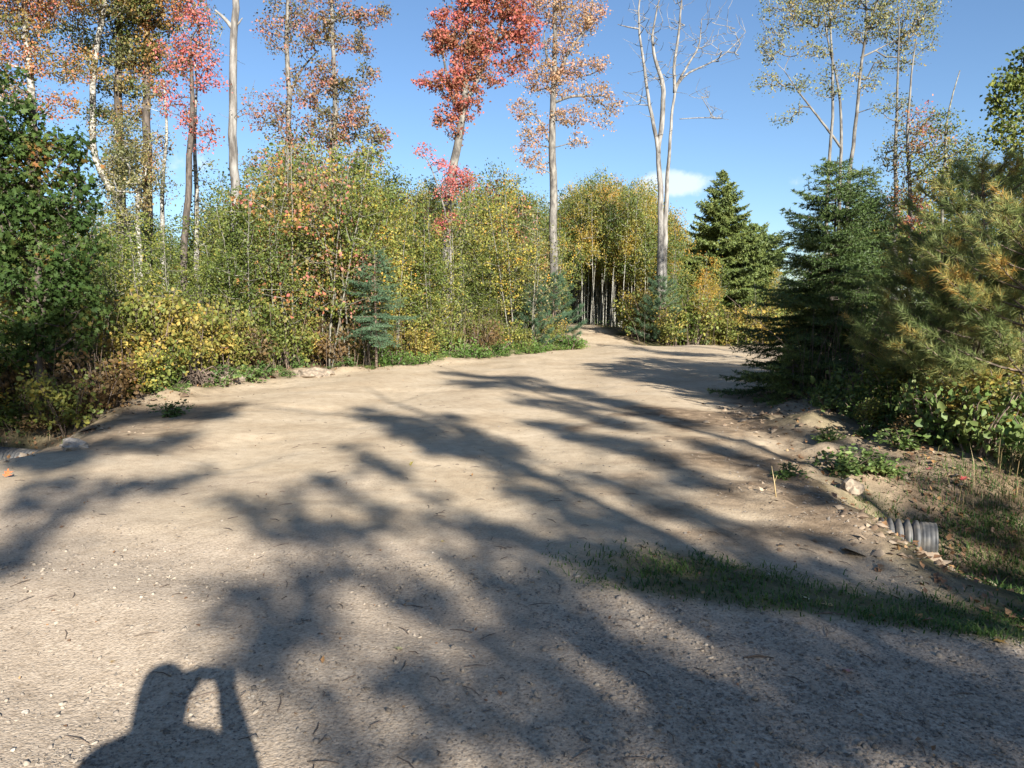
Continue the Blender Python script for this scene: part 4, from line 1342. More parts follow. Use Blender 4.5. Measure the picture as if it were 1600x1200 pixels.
def cover():
    rng = np.random.default_rng(301)
    n = 250000
    x = rng.uniform(.0, 8.5, n)
    y = rng.uniform(2.2, 9.5, n)
    z = zones(x, y)
    tuft = sm(noise(x, y, 2.2, 51) + .8 * noise(x, y, 6, 52), -.15, .2)
    ditch = sm(x - z['xr'], .1, .9) * sm(z['s'], .1, .4) * sm(4.6 + .3 * z['t'] - z['s'], 0, 1.)
    keep = np.maximum(z['strip'] * (.45 + .7 * tuft), ditch * (.7 + .5 * tuft) * (1 + .5 * sm(x, 3.6, 4.4)))
    keep *= 1 - .85 * sm(z['s'], 3.4, 4.2) * sm(6.0 - x, 0, 1.2)
    k = rng.random(n) < keep
    x, y = x[k], y[k]
    blades('grass', x, y, (.012 + .05 * rng.random(len(x)) ** 1.6) * (1 + 1.1 * sm(x, 3, 5)), .009, rng, M['grass'], 'green grass in the ditch and along the road edge, lower right', 'grass', 1.0)
    # coarse grass on the bank and verges
    n = 60000
    y = 7 + 24 * rng.random(n) ** 1.3
    x = rng.uniform(-1, 1, n) * (y * .72 + 1)
    z = zones(x, y)
    dR, dL = x - z['xr'], z['xl'] - x
    keep = sm(dR, 1.0, 2.2) * sm(5 - dR, 0, 3) + .55 * sm(dL, .1, .8) * sm(3.0 - dL, 0, 2)
    keep *= sm(noise(x, y, 1.1, 53) + .7 * noise(x, y, 4, 54), -.1, .35) * (1 - z['main']) * (1 - z['trail'])
    k = rng.random(n) < keep
    x, y = x[k], y[k]
    blades('verge_grass', x, y, rng.uniform(.04, .22, len(x)), .007, rng, M['grass'], 'straggly green grass on the verges beside the drive', 'grass', .8)
    n = 60000
    y = 7 + 24 * rng.random(n) ** 1.3
    x = rng.uniform(-1, 1, n) * (y * .72 + 1)
    z = zones(x, y)
    dR, dL = x - z['xr'], z['xl'] - x
    keep = sm(dR, .8, 2.4) * sm(6 - dR, 0, 3) * 1.1 + .6 * sm(dL, .3, 1.) * sm(4.0 - dL, 0, 2)
    keep *= sm(noise(x, y, 1.3, 55) + .6 * noise(x, y, 5, 56), -.05, .35) * (1 - z['main']) * (1 - z['trail'])
    k = rng.random(n) < keep
    x, y = x[k], y[k]
    blades('dry_stalks', x, y, rng.uniform(.08, .5, len(x)), .006, rng, M['dry'], 'dry tan grass and dead stalks along the wood edge', 'dry grass', .45)
    # leaf litter under the trees and scattered on the banks
    n = 60000
    y = 3 + 40 * rng.random(n) ** 1.5
    x = rng.uniform(-1, 1, n) * (y * .74 + 1.5)
    z = zones(x, y)
    wood = 1 - np.maximum(np.maximum(z['drive'], z['main']), z['trail'])
    keep = wood * (.25 + .75 * sm(noise(x, y, .9, 57), -.2, .25)) * (1 - .6 * np.exp(-((x - z['xr'] - .5) / .7) ** 2)) + z['strip'] * .02
    k = rng.random(n) < keep
    x, y = x[k], y[k]
    P = np.stack([x, y, height(x, y) + .008 + .02 * rng.random(len(x))], 1)
    V, T = leaves(P, .05, rng, RHOMB, 0., .3, 1.6)
    tag(ob('leaf_litter', mesh_np('leaf litter', V, T), M['litter']), 'brown fallen leaves covering the floor of the wood', 'leaf litter', kind='stuff')
    # low tangle of small leaves hugging the wood floor
    n = 70000
    y = 8 + 34 * rng.random(n) ** 1.3
    x = rng.uniform(-1, 1, n) * (y * .74 + 1.5)
    z = zones(x, y)
    wood = 1 - np.maximum(np.maximum(z['drive'], z['main']), z['trail'])
    edge = np.maximum(x - z['xr'], z['xl'] - x)
    edge = np.where(y > 33.5, 2, edge)
    keep = wood * sm(edge, .6, 1.8) * sm(noise(x, y, .8, 58) + .5 * noise(x, y, 2.5, 59), -.25, .25)
    k = rng.random(n) < keep
    x, y, edge = x[k], y[k], edge[k]
    P = np.stack([x, y, height(x, y) + (.03 + .42 * rng.random(len(x)) ** 1.5) * sm(edge, .5, 2.5)], 1)
    V, T = leaves(P, .058, rng, OVAL, .1, .35, .8)
    tag(ob('undergrowth', mesh_np('undergrowth', V, T), M['weed']), 'low green undergrowth spreading beneath the young trees', 'undergrowth', kind='stuff')
    # twigs and dead leaves blown over the drive and the road
    n = 1500
    y = 2.2 + 26 * rng.random(n) ** 1.5
    x = rng.uniform(-1, 1, n) * (y * .7 + .6)
    z = zones(x, y)
    k = rng.random(n) < np.maximum(z['drive'], z['main']) * (.25 + .75 * sm(noise(x, y, .6, 61) + .12 * (np.abs(x) - 2), -.2, .4))
    x, y = x[k], y[k]
    P = np.stack([x, y, height(x, y) + .006], 1)
    V, T = leaves(P, .022, rng, RHOMB, 0., .35, 2.2)
    tag(ob('blown_leaves', mesh_np('blown leaves', V, T), M['litter']), 'small dry leaves blown over the sand and gravel', 'leaf litter', kind='stuff')
    bag = Bag()
    for _ in range(420):
        y = 2.4 + 16 * rng.random() ** 1.3
        x = rng.uniform(-1, 1) * (y * .68)
        L, a = rng.uniform(.03, .13), rng.uniform(0, 6.28)
        d = np.array([math.cos(a), math.sin(a)]) * L / 2
        g0, g1 = gz(x - d[0], y - d[1]), gz(x + d[0], y + d[1])
        bag.tube(np.array([[x - d[0], y - d[1], g0 + .004], [x + .008, y, (g0 + g1) / 2 + .010], [x + d[0], y + d[1], g1 + .004]]), [.002, .003, .0015], 3, cap=False)
    tag(ob('fine_twigs', bag.mesh('fine twigs'), M['brown_bark']), 'short broken twigs strewn over the sand and gravel', 'twigs', kind='stuff')
    # brush of thin bare stems at the wood's edge
    bag = Bag()
    pts = 0
    while pts < 1500:
        y = 12 + 24 * rng.random() ** 1.2
        x = rng.uniform(-1, 1) * (y * .72)
        if not free(x, y, .4) or free(x, y, 3.5):
            continue
        h = rng.uniform(.5, 1.9)
        a, l = rng.uniform(0, 6.28), abs(rng.normal()) * .3 * h
        g = gz(x, y)
        P = np.array([[x, y, g - .02], [x + math.cos(a) * l * .4, y + math.sin(a) * l * .4, g + h * .55], [x + math.cos(a) * l, y + math.sin(a) * l, g + h]])
        bag.tube(P, [.007, .005, .002], 3, cap=False)
        pts += 1
    tag(ob('brush_stems', bag.mesh('brush stems'), M['brown_bark']), 'thin bare stems and canes crowding the edge of the thicket', 'brush', kind='stuff')


cover()


# ------------------------------------------------------------------ culvert
def culvert():
    A = at(1462, 845, 6.35)
    B = at(-60, 711, 10.6)
    d = B - A
    L = np.linalg.norm(d)
    d /= L
    a = np.cross(d, [0, 0, 1.])
    a /= np.linalg.norm(a)
    b = np.cross(a, d)
    prof, pos = [], []
    pitch = .068
    n = int(L / pitch)
    for i in range(n):
        for f, r in ((0, .128), (.2, .160), (.55, .160), (.75, .128)):
            pos.append((i + f) * pitch)
            prof.append(r)
    # plain collar at the visible end
    pos = [0, .0, .012, .02, .03, .045, .055, .065, .08, .09, .10, .115] + [p + .125 for p in pos]
    prof = [.128, .150, .153, .149, .149, .154, .149, .149, .154, .149, .149, .153] + prof
    sides = 28
    th = np.arange(sides) / sides * 2 * math.pi
    ring = np.cos(th)[:, None] * a + np.sin(th)[:, None] * b
    V = (A + np.array(pos)[:, None] * d)[:, None] + np.array(prof)[:, None, None] * ring[None]
    # inner wall
    Vi = (A + np.array([0, L])[:, None] * d)[:, None] + .126 * ring[None]
    bag = Bag()
    N = len(pos)
    i = np.arange(N - 1)[:, None] * sides
    j = np.arange(sides)[None]
    j2 = (j + 1) % sides
    bag.add(V.reshape(-1, 3), np.stack([i + j, i + j2, i + sides + j2, i + sides + j], -1).reshape(-1, 4))
    outer = bag.mesh('culvert wall')
    m, nn, bb = mat('dusty corrugated plastic')
    g = nn.nodes.new('ShaderNodeNewGeometry')
    no = nn.nodes.new('ShaderNodeTexNoise')
    no.inputs['Scale'].default_value = 9
    no.inputs['Detail'].default_value = 8
    nn.links.new(g.outputs['Position'], no.inputs['Vector'])
    r = ramp(nn, [(.35, (.02, .021, .023)), (.5, (.055, .053, .05)), (.72, (.13, .112, .09))])
    nn.links.new(no.outputs[0], r.inputs[0])
    nn.links.new(r.outputs[0], bb.inputs['Base Color'])
    bb.inputs['Roughness'].default_value = .6
    root = empty('culvert_pipe', tuple((A + B) / 2), 'grey corrugated plastic culvert pipe under the drive, sticking out into the right ditch', 'pipe')
    c = (A + B) / 2
    for nm, me in (('pipe_wall', outer),):
        me.transform(__import__('mathutils').Matrix.Translation(Vector(-c)))
        ob(nm, me, m, root)
    bi = Bag()
    j = np.arange(sides)
    bi.add(Vi.reshape(-1, 3) - c, np.stack([j, (j + 1) % sides, sides + (j + 1) % sides, sides + j], -1))
    ob('pipe_lining', bi.mesh('culvert lining', True), plain_mat('black plastic lining', (.02, .02, .02), .5), root)


culvert()


# ------------------------------------------------------------------ rocks, stumps, sticks, leaves on the ground
def rock(px, py, r, label, name='rock', squash=.6, seed=1, m='rockm'):
    rng = np.random.default_rng(seed)
    import bmesh
    bm = bmesh.new()
    bmesh.ops.create_icosphere(bm, subdivisions=3, radius=1)
    s1 = rng.uniform(0, 99)
    for v in bm.verts:
        c = v.co
        d = 1 + .28 * math.sin(c.x * 2.3 + s1) * math.cos(c.y * 2.9 + s1) + .16 * math.sin(c.z * 6 + c.x * 5 + s1) * math.sin(c.y * 7 + s1) + .10 * rng.normal() * .7
        v.co = Vector((c.x * d * r * 1.25, c.y * d * r, c.z * d * r * squash))
    me = bpy.data.meshes.new(name)
    bm.to_mesh(me)
    bm.free()
    g = ground_at(px, py)
    o = ob(name, me, M[m], loc=(g[0], g[1], gz(g[0], g[1]) + r * squash * .25))
    o.rotation_euler = (0, 0, rng.uniform(0, 6.28))
    tag(o, label, 'rock' if name == 'rock' else 'earth lump')


M['rockm'] = plain_mat('pale stone', (.27, .235, .195), .85, .35, 9)
M['lump'] = plain_mat('sandy earth', (.22, .17, .12), .95, .35, 16)
rock(115, 701, .14, 'flat pale stone lying in the shaded sand near the left end of the culvert', seed=1)
rock(1352, 652, .16, 'pale rounded earth lump at the foot of the near pines', 'earth_lump', .7, 2, 'lump')
rock(488, 588, .36, 'large pale sand heap at the edge of the thicket, middle of the left verge', 'earth_lump', .45, 3, 'lump')
rock(355, 596, .30, 'pale earth heap on the left verge below the yellow shrubs', 'earth_lump', .5, 4, 'lump')
rock(1330, 770, .09, 'small upright clod on the bank above the culvert', 'earth_lump', 1.1, 5, 'lump')
rock(1250, 668, .11, 'reddish clod on the berm in front of the spruce', 'earth_lump', .6, 6, 'clodm') if False else None
rock(902, 903, .018, 'whitish pebble at the left tip of the grass strip', seed=7)
rock(40, 1117, .012, 'whitish pebble left of the shadow of the photographer', seed=8)
rock(1023, 1080, .014, 'pale pebble in the shaded gravel near the bottom middle', seed=9)


def stump():
    rng = np.random.default_rng(71)
    for px, D, h, r, lab in ((296, 15.4, .95, .12, 'grey broken stump rising out of the yellow shrubs'), (122, 12.6, .42, .09, 'small pale stump in the shaded brush, right of its neighbour'),
                             (108, 12.7, .5, .035, 'thin pale broken stub in the shaded brush')):
        bag = Bag()
        sides, rings = 14, 9
        V = []
        jag = rng.uniform(.55, 1.05, sides)
        for i in range(rings):
            f = i / (rings - 1)
            for j in range(sides):
                a = j / sides * 6.283
                rr = r * (1 + .8 * (1 - f) ** 4 + .12 * math.sin(3 * a + i * .2) + .06 * rng.normal()) * (1 - .25 * f)
                V.append((math.cos(a) * rr + .05 * f * f, math.sin(a) * rr, h * f * (jag[j] if i == rings - 1 else min(f * 1.0, jag[j]) / max(f, .01) if f > jag[j] else 1)))
        V.append((0, 0, h * .5))
        Q = [(i * sides + j, i * sides + (j + 1) % sides, (i + 1) * sides + (j + 1) % sides, (i + 1) * sides + j) for i in range(rings - 1) for j in range(sides)]
        T = [t for q in Q for t in ((q[0], q[1], q[2]), (q[0], q[2], q[3]))] + [((rings - 1) * sides + j, (rings - 1) * sides + (j + 1) % sides, rings * sides) for j in range(sides)]
        bag.add(np.array(V), np.array(T))
        g = gloc(px, D)
        o = ob('stump', bag.mesh('stump', False), M['rot'], loc=g)
        tag(o, lab, 'stump')
    # root plate / brush heap around the main stump
    bag = Bag()
    g = gloc(300, 15.0)
    for _ in range(90):
        a = rng.uniform(0, 6.28)
        l = rng.uniform(.2, .8)
        z0 = rng.uniform(.0, .35)
        P = np.array([[rng.normal() * .15, rng.normal() * .15, z0], [math.cos(a) * l * .5, math.sin(a) * l * .5, z0 + rng.uniform(0, .3)], [math.cos(a) * l, math.sin(a) * l, rng.uniform(0, .35)]])
        bag.tube(P, [.014, .010, .004], 4, cap=False)
    tag(ob('brush_pile', bag.mesh('brush pile'), M['brown_bark'], loc=g), 'heap of dead brown sticks and roots round the broken stump', 'brush pile')


stump()


def sticks():
    rng = np.random.default_rng(81)
    g = ground_at(1213, 776)
    b = Bag()
    P = np.array([[0, 0, -.02], [-.02, 0, .12], [-.045, .01, .26]])
    b.tube(P, [.006, .005, .003], 5)
    b.tube(P[1] + np.array([[0, 0, 0], [.02, 0, .06]]), [.003, .002], 4)
    tag(ob('stick', b.mesh('stick'), M['dry'], loc=tuple(g)), 'thin pale stick standing upright in the sand right of the drive', 'stick')
    for px, py, L, lab in ((1185, 1030, .14, 'short dark stick lying on the shaded main road'), (1295, 962, .16, 'dark curved stick beside the grass strip'), (1385, 520, .0, '')):
        if L == 0:
            continue
        g = ground_at(px, py)
        b = Bag()
        b.tube(np.array([[-L / 2, 0, .008], [0, .01, .014], [L / 2, -.004, .008]]), [.004, .006, .003], 5)
        tag(ob('stick', b.mesh('stick'), M['brown_bark'], loc=tuple(g)), lab, 'stick')


sticks()

FL = [(1318, 1052, .075, (.42, .16, .15), 'pinkish fallen maple leaf on the shaded gravel'), (628, 1015, .05, (.42, .38, .16), 'pale yellow fallen leaf on the road left of the grass strip'),
      (641, 728, .09, (.46, .36, .06), 'yellow fallen leaf in the long tree shadow on the drive'), (8, 745, .13, (.42, .12, .04), 'orange fallen leaf at the left edge of the frame'),
      (1265, 938, .08, (.52, .46, .30), 'pale cream fallen leaf at the edge of the grass strip'), (1302, 950, .07, (.44, .28, .10), 'tan fallen leaf beside the cream one in the grass strip'),
      (1503, 752, .10, (.45, .08, .07), 'bright red fallen leaf on the right bank'), (1408, 694, .10, (.40, .08, .08), 'dark red fallen leaf near the weeds on the right bank'),
      (1448, 734, .08, (.42, .13, .12), 'dull red fallen leaf right of the weed tufts'), (1300, 1047, .04, (.3, .2, .12), 'small brown fallen leaf left of the pink one'),
      (178, 1036, .035, (.46, .30, .12), 'small tan fallen leaf in the blurred shadow left of the photographer'), (1552, 1000, .07, (.40, .22, .05), 'orange fallen leaf at the road edge, lower right'),
      (690, 848, .03, (.40, .30, .08), 'tiny yellow fallen leaf in the middle of the drive')]
for k, (px, py, sz, col, lab) in enumerate(FL):
    rng_ = np.random.default_rng(900 + k)
    g = ground_at(px, py)
    V, T = leaves(np.zeros((1, 3)), sz, rng_, LOBED, 0, 0, 3.)
    V[:, 2] = np.abs(V[:, 2]) * .6 + .004
    o = ob('fallen_leaf', mesh_np('fallen leaf', V, T), plain_mat('fallen leaf %d' % k, col, .6, .25, 60), loc=(g[0], g[1], gz(g[0], g[1])))
    tag(o, lab, 'leaf')

# ------------------------------------------------------------------ trees across the road, behind the camera: they throw the long shadows
AX = np.array([math.sin(SUN_AZ), -math.cos(SUN_AZ)])        # towards the sun, on the ground
PX_ = np.array([math.cos(SUN_AZ), math.sin(SUN_AZ)])         # across the light
TAN = math.tan(SUN_EL)


def up_sun(G, Wd):
    """follow the light from a shaded point back to a tree standing Wd metres towards the sun"""
    w = G[:2] @ AX
    k = Wd - w
    return np.array([G[0] + AX[0] * k, G[1] + AX[1] * k, G[2] + k * TAN])


# where boughs throw shade: pixel polyline, half width in px, clusters
SH = [
    ([(560, 640), (620, 662), (690, 668)], 12, 20), ([(600, 655), (660, 690), (730, 700)], 14, 26), ([(700, 690), (760, 715), (830, 730)], 18, 34),
    ([(690, 645), (760, 690), (810, 700)], 7, 10), ([(780, 745), (830, 770), (900, 790)], 16, 30),
    ([(533, 690), (575, 722), (630, 745)], 6, 12), ([(500, 735), (525, 765), (565, 790)], 7, 10), ([(445, 755), (458, 790), (480, 815)], 9, 11),
    ([(480, 815), (530, 835), (600, 820), (622, 790)], 14, 24), ([(370, 770), (375, 800), (400, 830)], 12, 7), ([(400, 800), (430, 830), (500, 840)], 12, 12),
    ([(670, 775), (705, 815), (770, 830)], 12, 20), ([(760, 830), (830, 850), (950, 860)], 22, 40), ([(850, 780), (950, 830), (1050, 860)], 22, 36),
    ([(900, 740), (960, 760), (1060, 800)], 12, 14), ([(1000, 760), (1100, 820), (1250, 900)], 14, 30), ([(820, 650), (900, 680), (1000, 700), (1100, 760)], 12, 30),
    ([(730, 600), (850, 602), (1000, 640), (1080, 660)], 8, 34), ([(800, 622), (900, 640), (980, 670)], 8, 20), ([(940, 580), (1050, 600), (1150, 600)], 6, 34), ([(1000, 560), (1150, 575), (1200, 580)], 6, 24),
    ([(690, 582), (760, 590), (840, 590)], 3, 12), ([(700, 597), (760, 600)], 3, 8), ([(1100, 610), (1200, 630), (1250, 640)], 6, 16),
    ([(540, 1040), (600, 1050), (700, 1090), (830, 1190)], 24, 36), ([(620, 1020), (700, 1070), (780, 1120)], 18, 22),
    ([(550, 880), (650, 930), (760, 960)], 22, 22), ([(700, 880), (800, 920), (900, 960)], 20, 26), ([(820, 970), (930, 1020), (1030, 1080), (1100, 1190)], 34, 70),
    ([(900, 960), (1000, 1010), (1150, 1090), (1250, 1190)], 24, 60), ([(980, 930), (1150, 1000), (1300, 1100), (1400, 1190)], 20, 50), ([(1150, 960), (1300, 1040), (1500, 1120), (1580, 1190)], 24, 50),
    ([(850, 940), (1000, 1040), (1150, 1190)], 30, 1), ([(1250, 1100), (1330, 1190)], 22, 1), ([(1350, 1080), (1500, 1190)], 26, 1), ([(1450, 1080), (1600, 1160)], 22, 1), ([(1550, 1040), (1600, 1060)], 20, 1), ([(740, 990), (850, 1060), (960, 1150)], 22, 1), ([(1100, 880), (1250, 900), (1420, 930)], 18, 1),
    ([(1250, 1000), (1400, 1070), (1580, 1180)], 40, 1), ([(900, 1090), (1000, 1140), (1080, 1190)], 40, 1), ([(1120, 1130), (1200, 1190)], 30, 1), ([(1020, 930), (1180, 960), (1300, 1010)], 18, 1), ([(760, 870), (830, 930)], 18, 1),
    ([(1300, 980), (1450, 1040), (1600, 1100)], 24, 40), ([(700, 1090), (850, 1130), (950, 1190)], 26, 36), ([(880, 900), (1050, 905), (1250, 930), (1400, 960), (1600, 980)], 16, 60),
    ([(1200, 820), (1330, 860), (1400, 900)], 12, 24), ([(1400, 800), (1500, 830), (1600, 850)], 18, 30), ([(1480, 900), (1600, 930)], 22, 20), ([(1420, 760), (1600, 800)], 10, 16),
    ([(1080, 690), (1200, 730), (1300, 790)], 10, 22), ([(1150, 655), (1300, 690), (1400, 720)], 5, 10),
    ([(330, 905), (400, 930), (520, 960)], 16, 20), ([(370, 960), (385, 1020), (400, 1060)], 9, 10), ([(430, 990), (480, 1010)], 18, 8), ([(480, 1110), (560, 1190)], 22, 8), ([(450, 900), (520, 880)], 16, 12),
    
    ([(60, 760), (180, 770), (230, 760), (300, 745)], 12, 40), ([(0, 790), (120, 790)], 12, 26), ([(0, 850), (60, 845), (110, 830)], 9, 16), ([(0, 890), (20, 880)], 10, 6),
    ([(0, 660), (120, 670), (230, 650), (370, 640)], 12, 70), ([(0, 700), (60, 720), (120, 710)], 10, 24), ([(130, 690), (220, 700), (300, 680)], 9, 24), ([(220, 645), (300, 640), (360, 650)], 8, 22)]


SHD = 26


def shade_trees():
    rng = np.random.default_rng(401)
    pts = []
    for pl, wd, n in SH:
        pl = np.array(pl, float)
        seg = np.r_[0, np.cumsum(np.linalg.norm(np.diff(pl, axis=0), axis=1))]

        def uv(p):
            q = up_sun(ground_at(*p), 13.5)
            return np.array([q[:2] @ PX_, q[2]])
        area = 0
        for i in range(len(pl) - 1):
            mid = (pl[i] + pl[i + 1]) / 2
            dr = (pl[i + 1] - pl[i]) / (np.linalg.norm(pl[i + 1] - pl[i]) + 1e-6)
            nr = np.array([-dr[1], dr[0]]) * wd
            area += np.linalg.norm(uv(pl[i + 1]) - uv(pl[i])) * (np.linalg.norm(uv(mid + nr) - uv(mid - nr)) + .1)
        n = max(3, int(area * SHD))
        tt = (np.arange(n) + rng.random(n)) / n * seg[-1]
        for q in tt:
            c = np.array([np.interp(q, seg, pl[:, 0]), np.interp(q, seg, pl[:, 1])])
            c += rng.uniform(-1, 1, size=2) * wd * np.array([.7, .8])
            G = ground_at(c[0], c[1])
            pts.append(up_sun(G, 13.5 + rng.normal() * 1.0))
    # shade falling on the thicket at the left edge
    for _ in range(130):
        G = at(min(230, rng.normal(20, 75)), rng.normal(560, 60), 11.4)
        pts.append(up_sun(G, 13.5 + rng.normal() * 1.0))
    for _ in range(40):
        G = at(rng.normal(1290, 60), rng.normal(600, 30), 13.5)
        pts.append(up_sun(G, 13.5 + rng.normal() * 1.0))
    pts = np.array(pts)
    u = pts[:, :2] @ PX_
    trunks = [-4.2, 2.9, 5.8, 9.4, 13.5]
    own = np.argmin(np.abs(u[:, None] - np.array(trunks)[None]), axis=1)
    names = ['leftmost', 'left middle', 'middle', 'right middle', 'rightmost']
    for k, ut in enumerate(trunks):
        P = pts[own == k]
        if len(P) < 4:
            continue
        bx = PX_ * ut + AX * 13.5
        b = np.array([bx[0], bx[1], 0.])
        b[2] = gz(bx[0], bx[1]) - .05
        P = P - b
        top = P[:, 2].max() + .4
        bag = Bag()
        zz = np.linspace(0, top, 26)
        tr = stem_path(np.stack([0 * zz, 0 * zz, zz], 1), 26, .05, rng)
        R = .17 * (1 - zz / top) ** .8 + .012
        bag.tube(tr, R, 8)
        branchwork(bag, [(tr, R)], P, rng, .006, 2.5, down=.5, maxr=.06)
        root = empty('roadside_maple', tuple(b), 'tree across the road behind the camera, %s one of the row shading the gravel' % names[k], 'tree', 'trees across the road that shade it')
        ob('trunk', bag.mesh('roadside maple trunk', True), M['grey_bark'], root)
        V, T = crown_from(P, 30, .10, .105, rng, RHOMB, .3)
        ob('crown', mesh_np('roadside maple crown', V, T), M['birch'], root)


shade_trees()


# wood across the road, behind and beside the camera
rng = np.random.default_rng(411)
for x, y in scatter(44, (-34, 40), (-34, 2), lambda x, y: st(x, y)[0] < -9.5 and not (-9 < x * PX_[0] + y * PX_[1] < 18), rng, 2.2):
    place('far%d' % rng.integers(3), x, y, rng.uniform(6, 10), 'roadside_tree', 'tall tree of the wood across the road, well to the side of the camera', 'tree', 'tall trees across the road', rng, 1.1)
for x, y in scatter(46, (-26, 26), (-26, -4), lambda x, y: st(x, y)[0] < -9.5 and not (abs(x * PX_[0] + y * PX_[1] + .5) < 3.5 and y > -30), rng, 2.0):
    place('far%d' % rng.integers(3), x, y, rng.uniform(3.0, 5.2), 'roadside_sapling', 'young tree of the wood across the road, behind the camera', 'tree', 'young trees across the road', rng, .9)


# ------------------------------------------------------------------ the photographer, whose shadow lies on the gravel
def skin_mesh(name, pts, edges_, rad, m, parent, sub=2):
    me = bpy.data.meshes.new(name)
    me.from_pydata([tuple(p) for p in pts], edges_, [])
    o = ob(name, me, m, parent)
    sk = o.modifiers.new('skin', 'SKIN')
    sk.use_smooth_shade = True
    for v, r in zip(me.skin_vertices[0].data if me.skin_vertices else [], rad):
        v.radius = (r, r)
    if not me.skin_vertices:
        pass
    if me.skin_vertices:
        me.skin_vertices[0].data[0].use_root = True
    ss = o.modifiers.new('sub', 'SUBSURF')
    ss.levels = sub
    ss.render_levels = sub
    return o


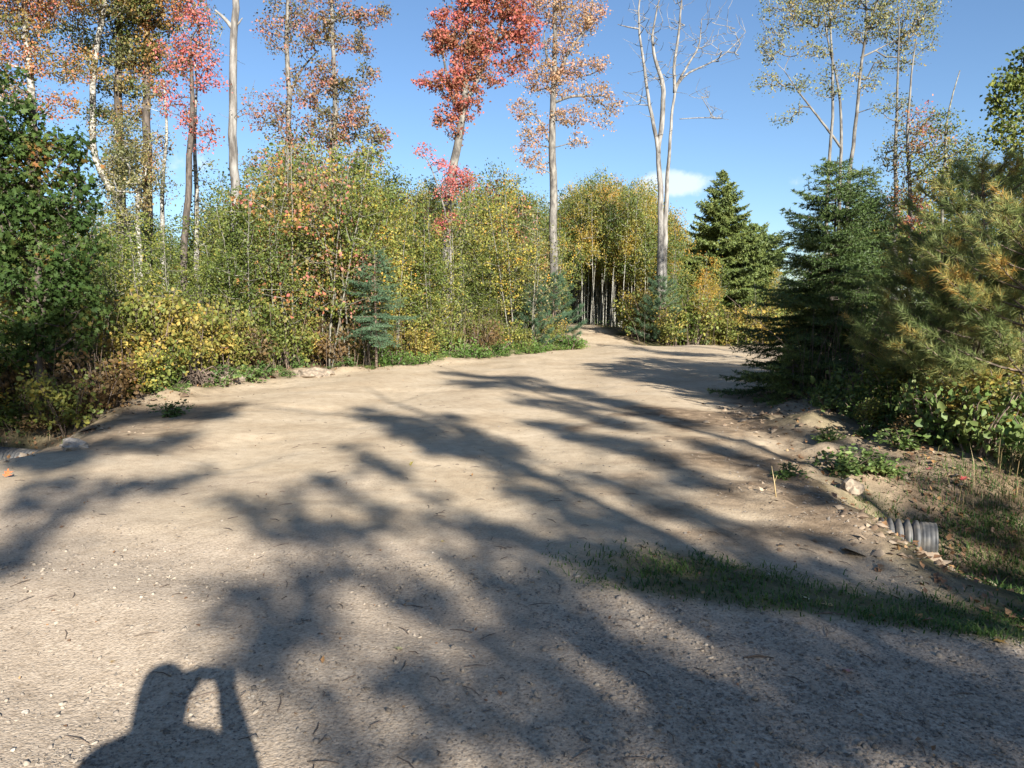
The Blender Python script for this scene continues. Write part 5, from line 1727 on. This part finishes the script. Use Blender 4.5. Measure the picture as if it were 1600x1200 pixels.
def photographer():
    base = np.array([-.25, -.42, 0.])
    hd = np.array([-.115, -.31, 1.66])
    camp = np.array([-.03, -.075, 1.60])
    root = empty('person', (base[0], base[1], gz(base[0], base[1])), 'person holding a compact camera at eye height, seen as a shadow on the gravel', 'person')
    b = np.array([base[0], base[1], 0])

    def body(name, P, E, R, m):
        return skin_mesh(name, [np.array(p) - b for p in P], E, R, m, root)
    skin = plain_mat('skin', (.45, .27, .19), .5)
    jac = plain_mat('dark jacket cloth', (.04, .05, .08), .9, .2, 30)
    trou = plain_mat('denim', (.05, .07, .12), .9, .2, 60)
    hair = plain_mat('brown hair', (.08, .05, .03), .7, .4, 80)
    shoe = plain_mat('brown leather', (.09, .06, .04), .6)
    # body: pelvis, spine, neck, arms with hands at the camera
    nk = hd + [-.01, -.05, -.16]
    shL, shR = nk + [-.17, -.01, -.10], nk + [.17, .05, -.09]
    elL, elR = np.array([-.31, -.24, 1.20]), np.array([.145, -.16, 1.18])
    haL, haR = np.array([-.105, -.10, 1.565]), np.array([.05, -.10, 1.57])
    pelv = b + [0, -.01, .95]
    P = [pelv, b + [0, 0, 1.12], b + [0.01, 0.01, 1.28], nk + [0, 0, -.07], nk, shL, (shL + elL) / 2, elL, (elL + haL) / 2, haL, shR, (shR + elR) / 2, elR, (elR + haR) / 2, haR,
         pelv + [-.10, 0, -.08], pelv + [-.11, .02, -.47], pelv + [-.12, -.02, -.86], pelv + [.10, 0, -.08], pelv + [.11, .02, -.47], pelv + [.12, -.02, -.86]]
    E = [(0, 1), (1, 2), (2, 3), (3, 4), (3, 5), (5, 6), (6, 7), (7, 8), (8, 9), (3, 10), (10, 11), (11, 12), (12, 13), (13, 14), (0, 15), (15, 16), (16, 17), (0, 18), (18, 19), (19, 20)]
    R = [.16, .15, .16, .13, .09, .085, .08, .068, .055, .04, .10, .08, .075, .062, .042, .095, .07, .045, .095, .07, .045]
    P2 = P[:15]
    body('jacket', P2, E[:14], R[:15], jac)
    body('trousers', [P[0]] + P[15:], [(0, 1), (1, 2), (2, 3), (0, 4), (4, 5), (5, 6)], [.145] + R[15:], trou)
    for sx in (-1, 1):
        f = pelv + [sx * .12, -.02, -.87]
        body('shoe', [f + [0, -.05, -.02], f + [0, .05, -.035], f + [sx * .01, .17, -.045]], [(0, 1), (1, 2)], [.05, .05, .035], shoe)
    # head with face
    h = hd
    body('head', [nk, h + [0, -.02, -.07], h + [0, 0, 0], h + [0, .005, .05]], [(0, 1), (1, 2), (2, 3)], [.06, .075, .092, .07], skin)
    body('nose', [h + [.02, .088, .0], h + [.024, .112, -.02]], [(0, 1)], [.010, .014], skin)
    for sx in (-1, 1):
        body('ear', [h + [sx * .09, -.005, .02], h + [sx * .095, -.01, -.03]], [(0, 1)], [.012, .009], skin)
    body('hair', [h + [-.01, -.06, -.20], h + [-.005, -.045, -.10], h + [0, -.035, .0], h + [0, -.01, .055], h + [0, .03, .06]], [(0, 1), (1, 2), (2, 3), (3, 4)], [.10, .105, .115, .105, .065], hair)
    # hands: palm and five fingers each, closed round the camera
    for sx, hb in ((-1, haL), (1, haR)):
        fo = (elL if sx < 0 else elR) - hb
        body('hand', [hb + fo * .22, hb + fo * .1, hb, hb + [-sx * .012, .02, .035], hb + [-sx * .02, .02, .06]], [(0, 1), (1, 2), (2, 3), (3, 4)], [.036, .036, .045, .05, .03], skin)
        for i in range(4):
            z = .058 - i * .019
            body('finger', [hb + [0, .02, z - .02], hb + [0, .045, z - .018], hb + [-sx * .022, .048, z - .016], hb + [-sx * .03, .04, z - .015]], [(0, 1), (1, 2), (2, 3)], [.0095, .009, .008, .007], skin)
        body('thumb', [hb + [-sx * .01, .005, .0], hb + [-sx * .035, .0, .015], hb + [-sx * .045, .008, .03]], [(0, 1), (1, 2)], [.012, .010, .009], skin)
    # the compact camera
    import bmesh
    bm = bmesh.new()
    bmesh.ops.create_cube(bm, size=1)
    for v in bm.verts:
        v.co = Vector((v.co.x * .115, v.co.y * .03, v.co.z * .068))
    bmesh.ops.bevel(bm, geom=bm.edges[:], offset=.006, segments=2, affect='EDGES')
    me = bpy.data.meshes.new('camera body')
    bm.to_mesh(me)
    bm.free()
    cr = empty('compact_camera', tuple(camp), 'small black compact camera with a hanging wrist strap held by the photographer', 'camera')
    blk = plain_mat('black camera plastic', (.02, .02, .02), .4)
    ob('body', me, blk, cr)
    bg_ = Bag()
    yy = np.array([.01, .028, .0281, .04])
    bg_.tube(np.stack([0 * yy, yy, 0 * yy], 1), [.022, .022, .017, .017], 20)
    ob('lens', bg_.mesh('camera lens', True), blk, cr)
    bg_ = Bag()
    zz = np.linspace(0, -.24, 8)
    bg_.tube(np.stack([-.058 - .05 * np.sin(-zz * 6.5), 0 * zz, zz * 1.3 - .01], 1), .0065, 6)
    bg_.tube(np.array([[-.108, 0, -.31], [-.11, 0, -.40]]), [.012, .008], 6)
    ob('wrist_strap', bg_.mesh('wrist strap', True), blk, cr)


photographer()
print('TRIS', sum(len(m.polygons) for m in bpy.data.meshes), 'objects', len(bpy.data.objects))
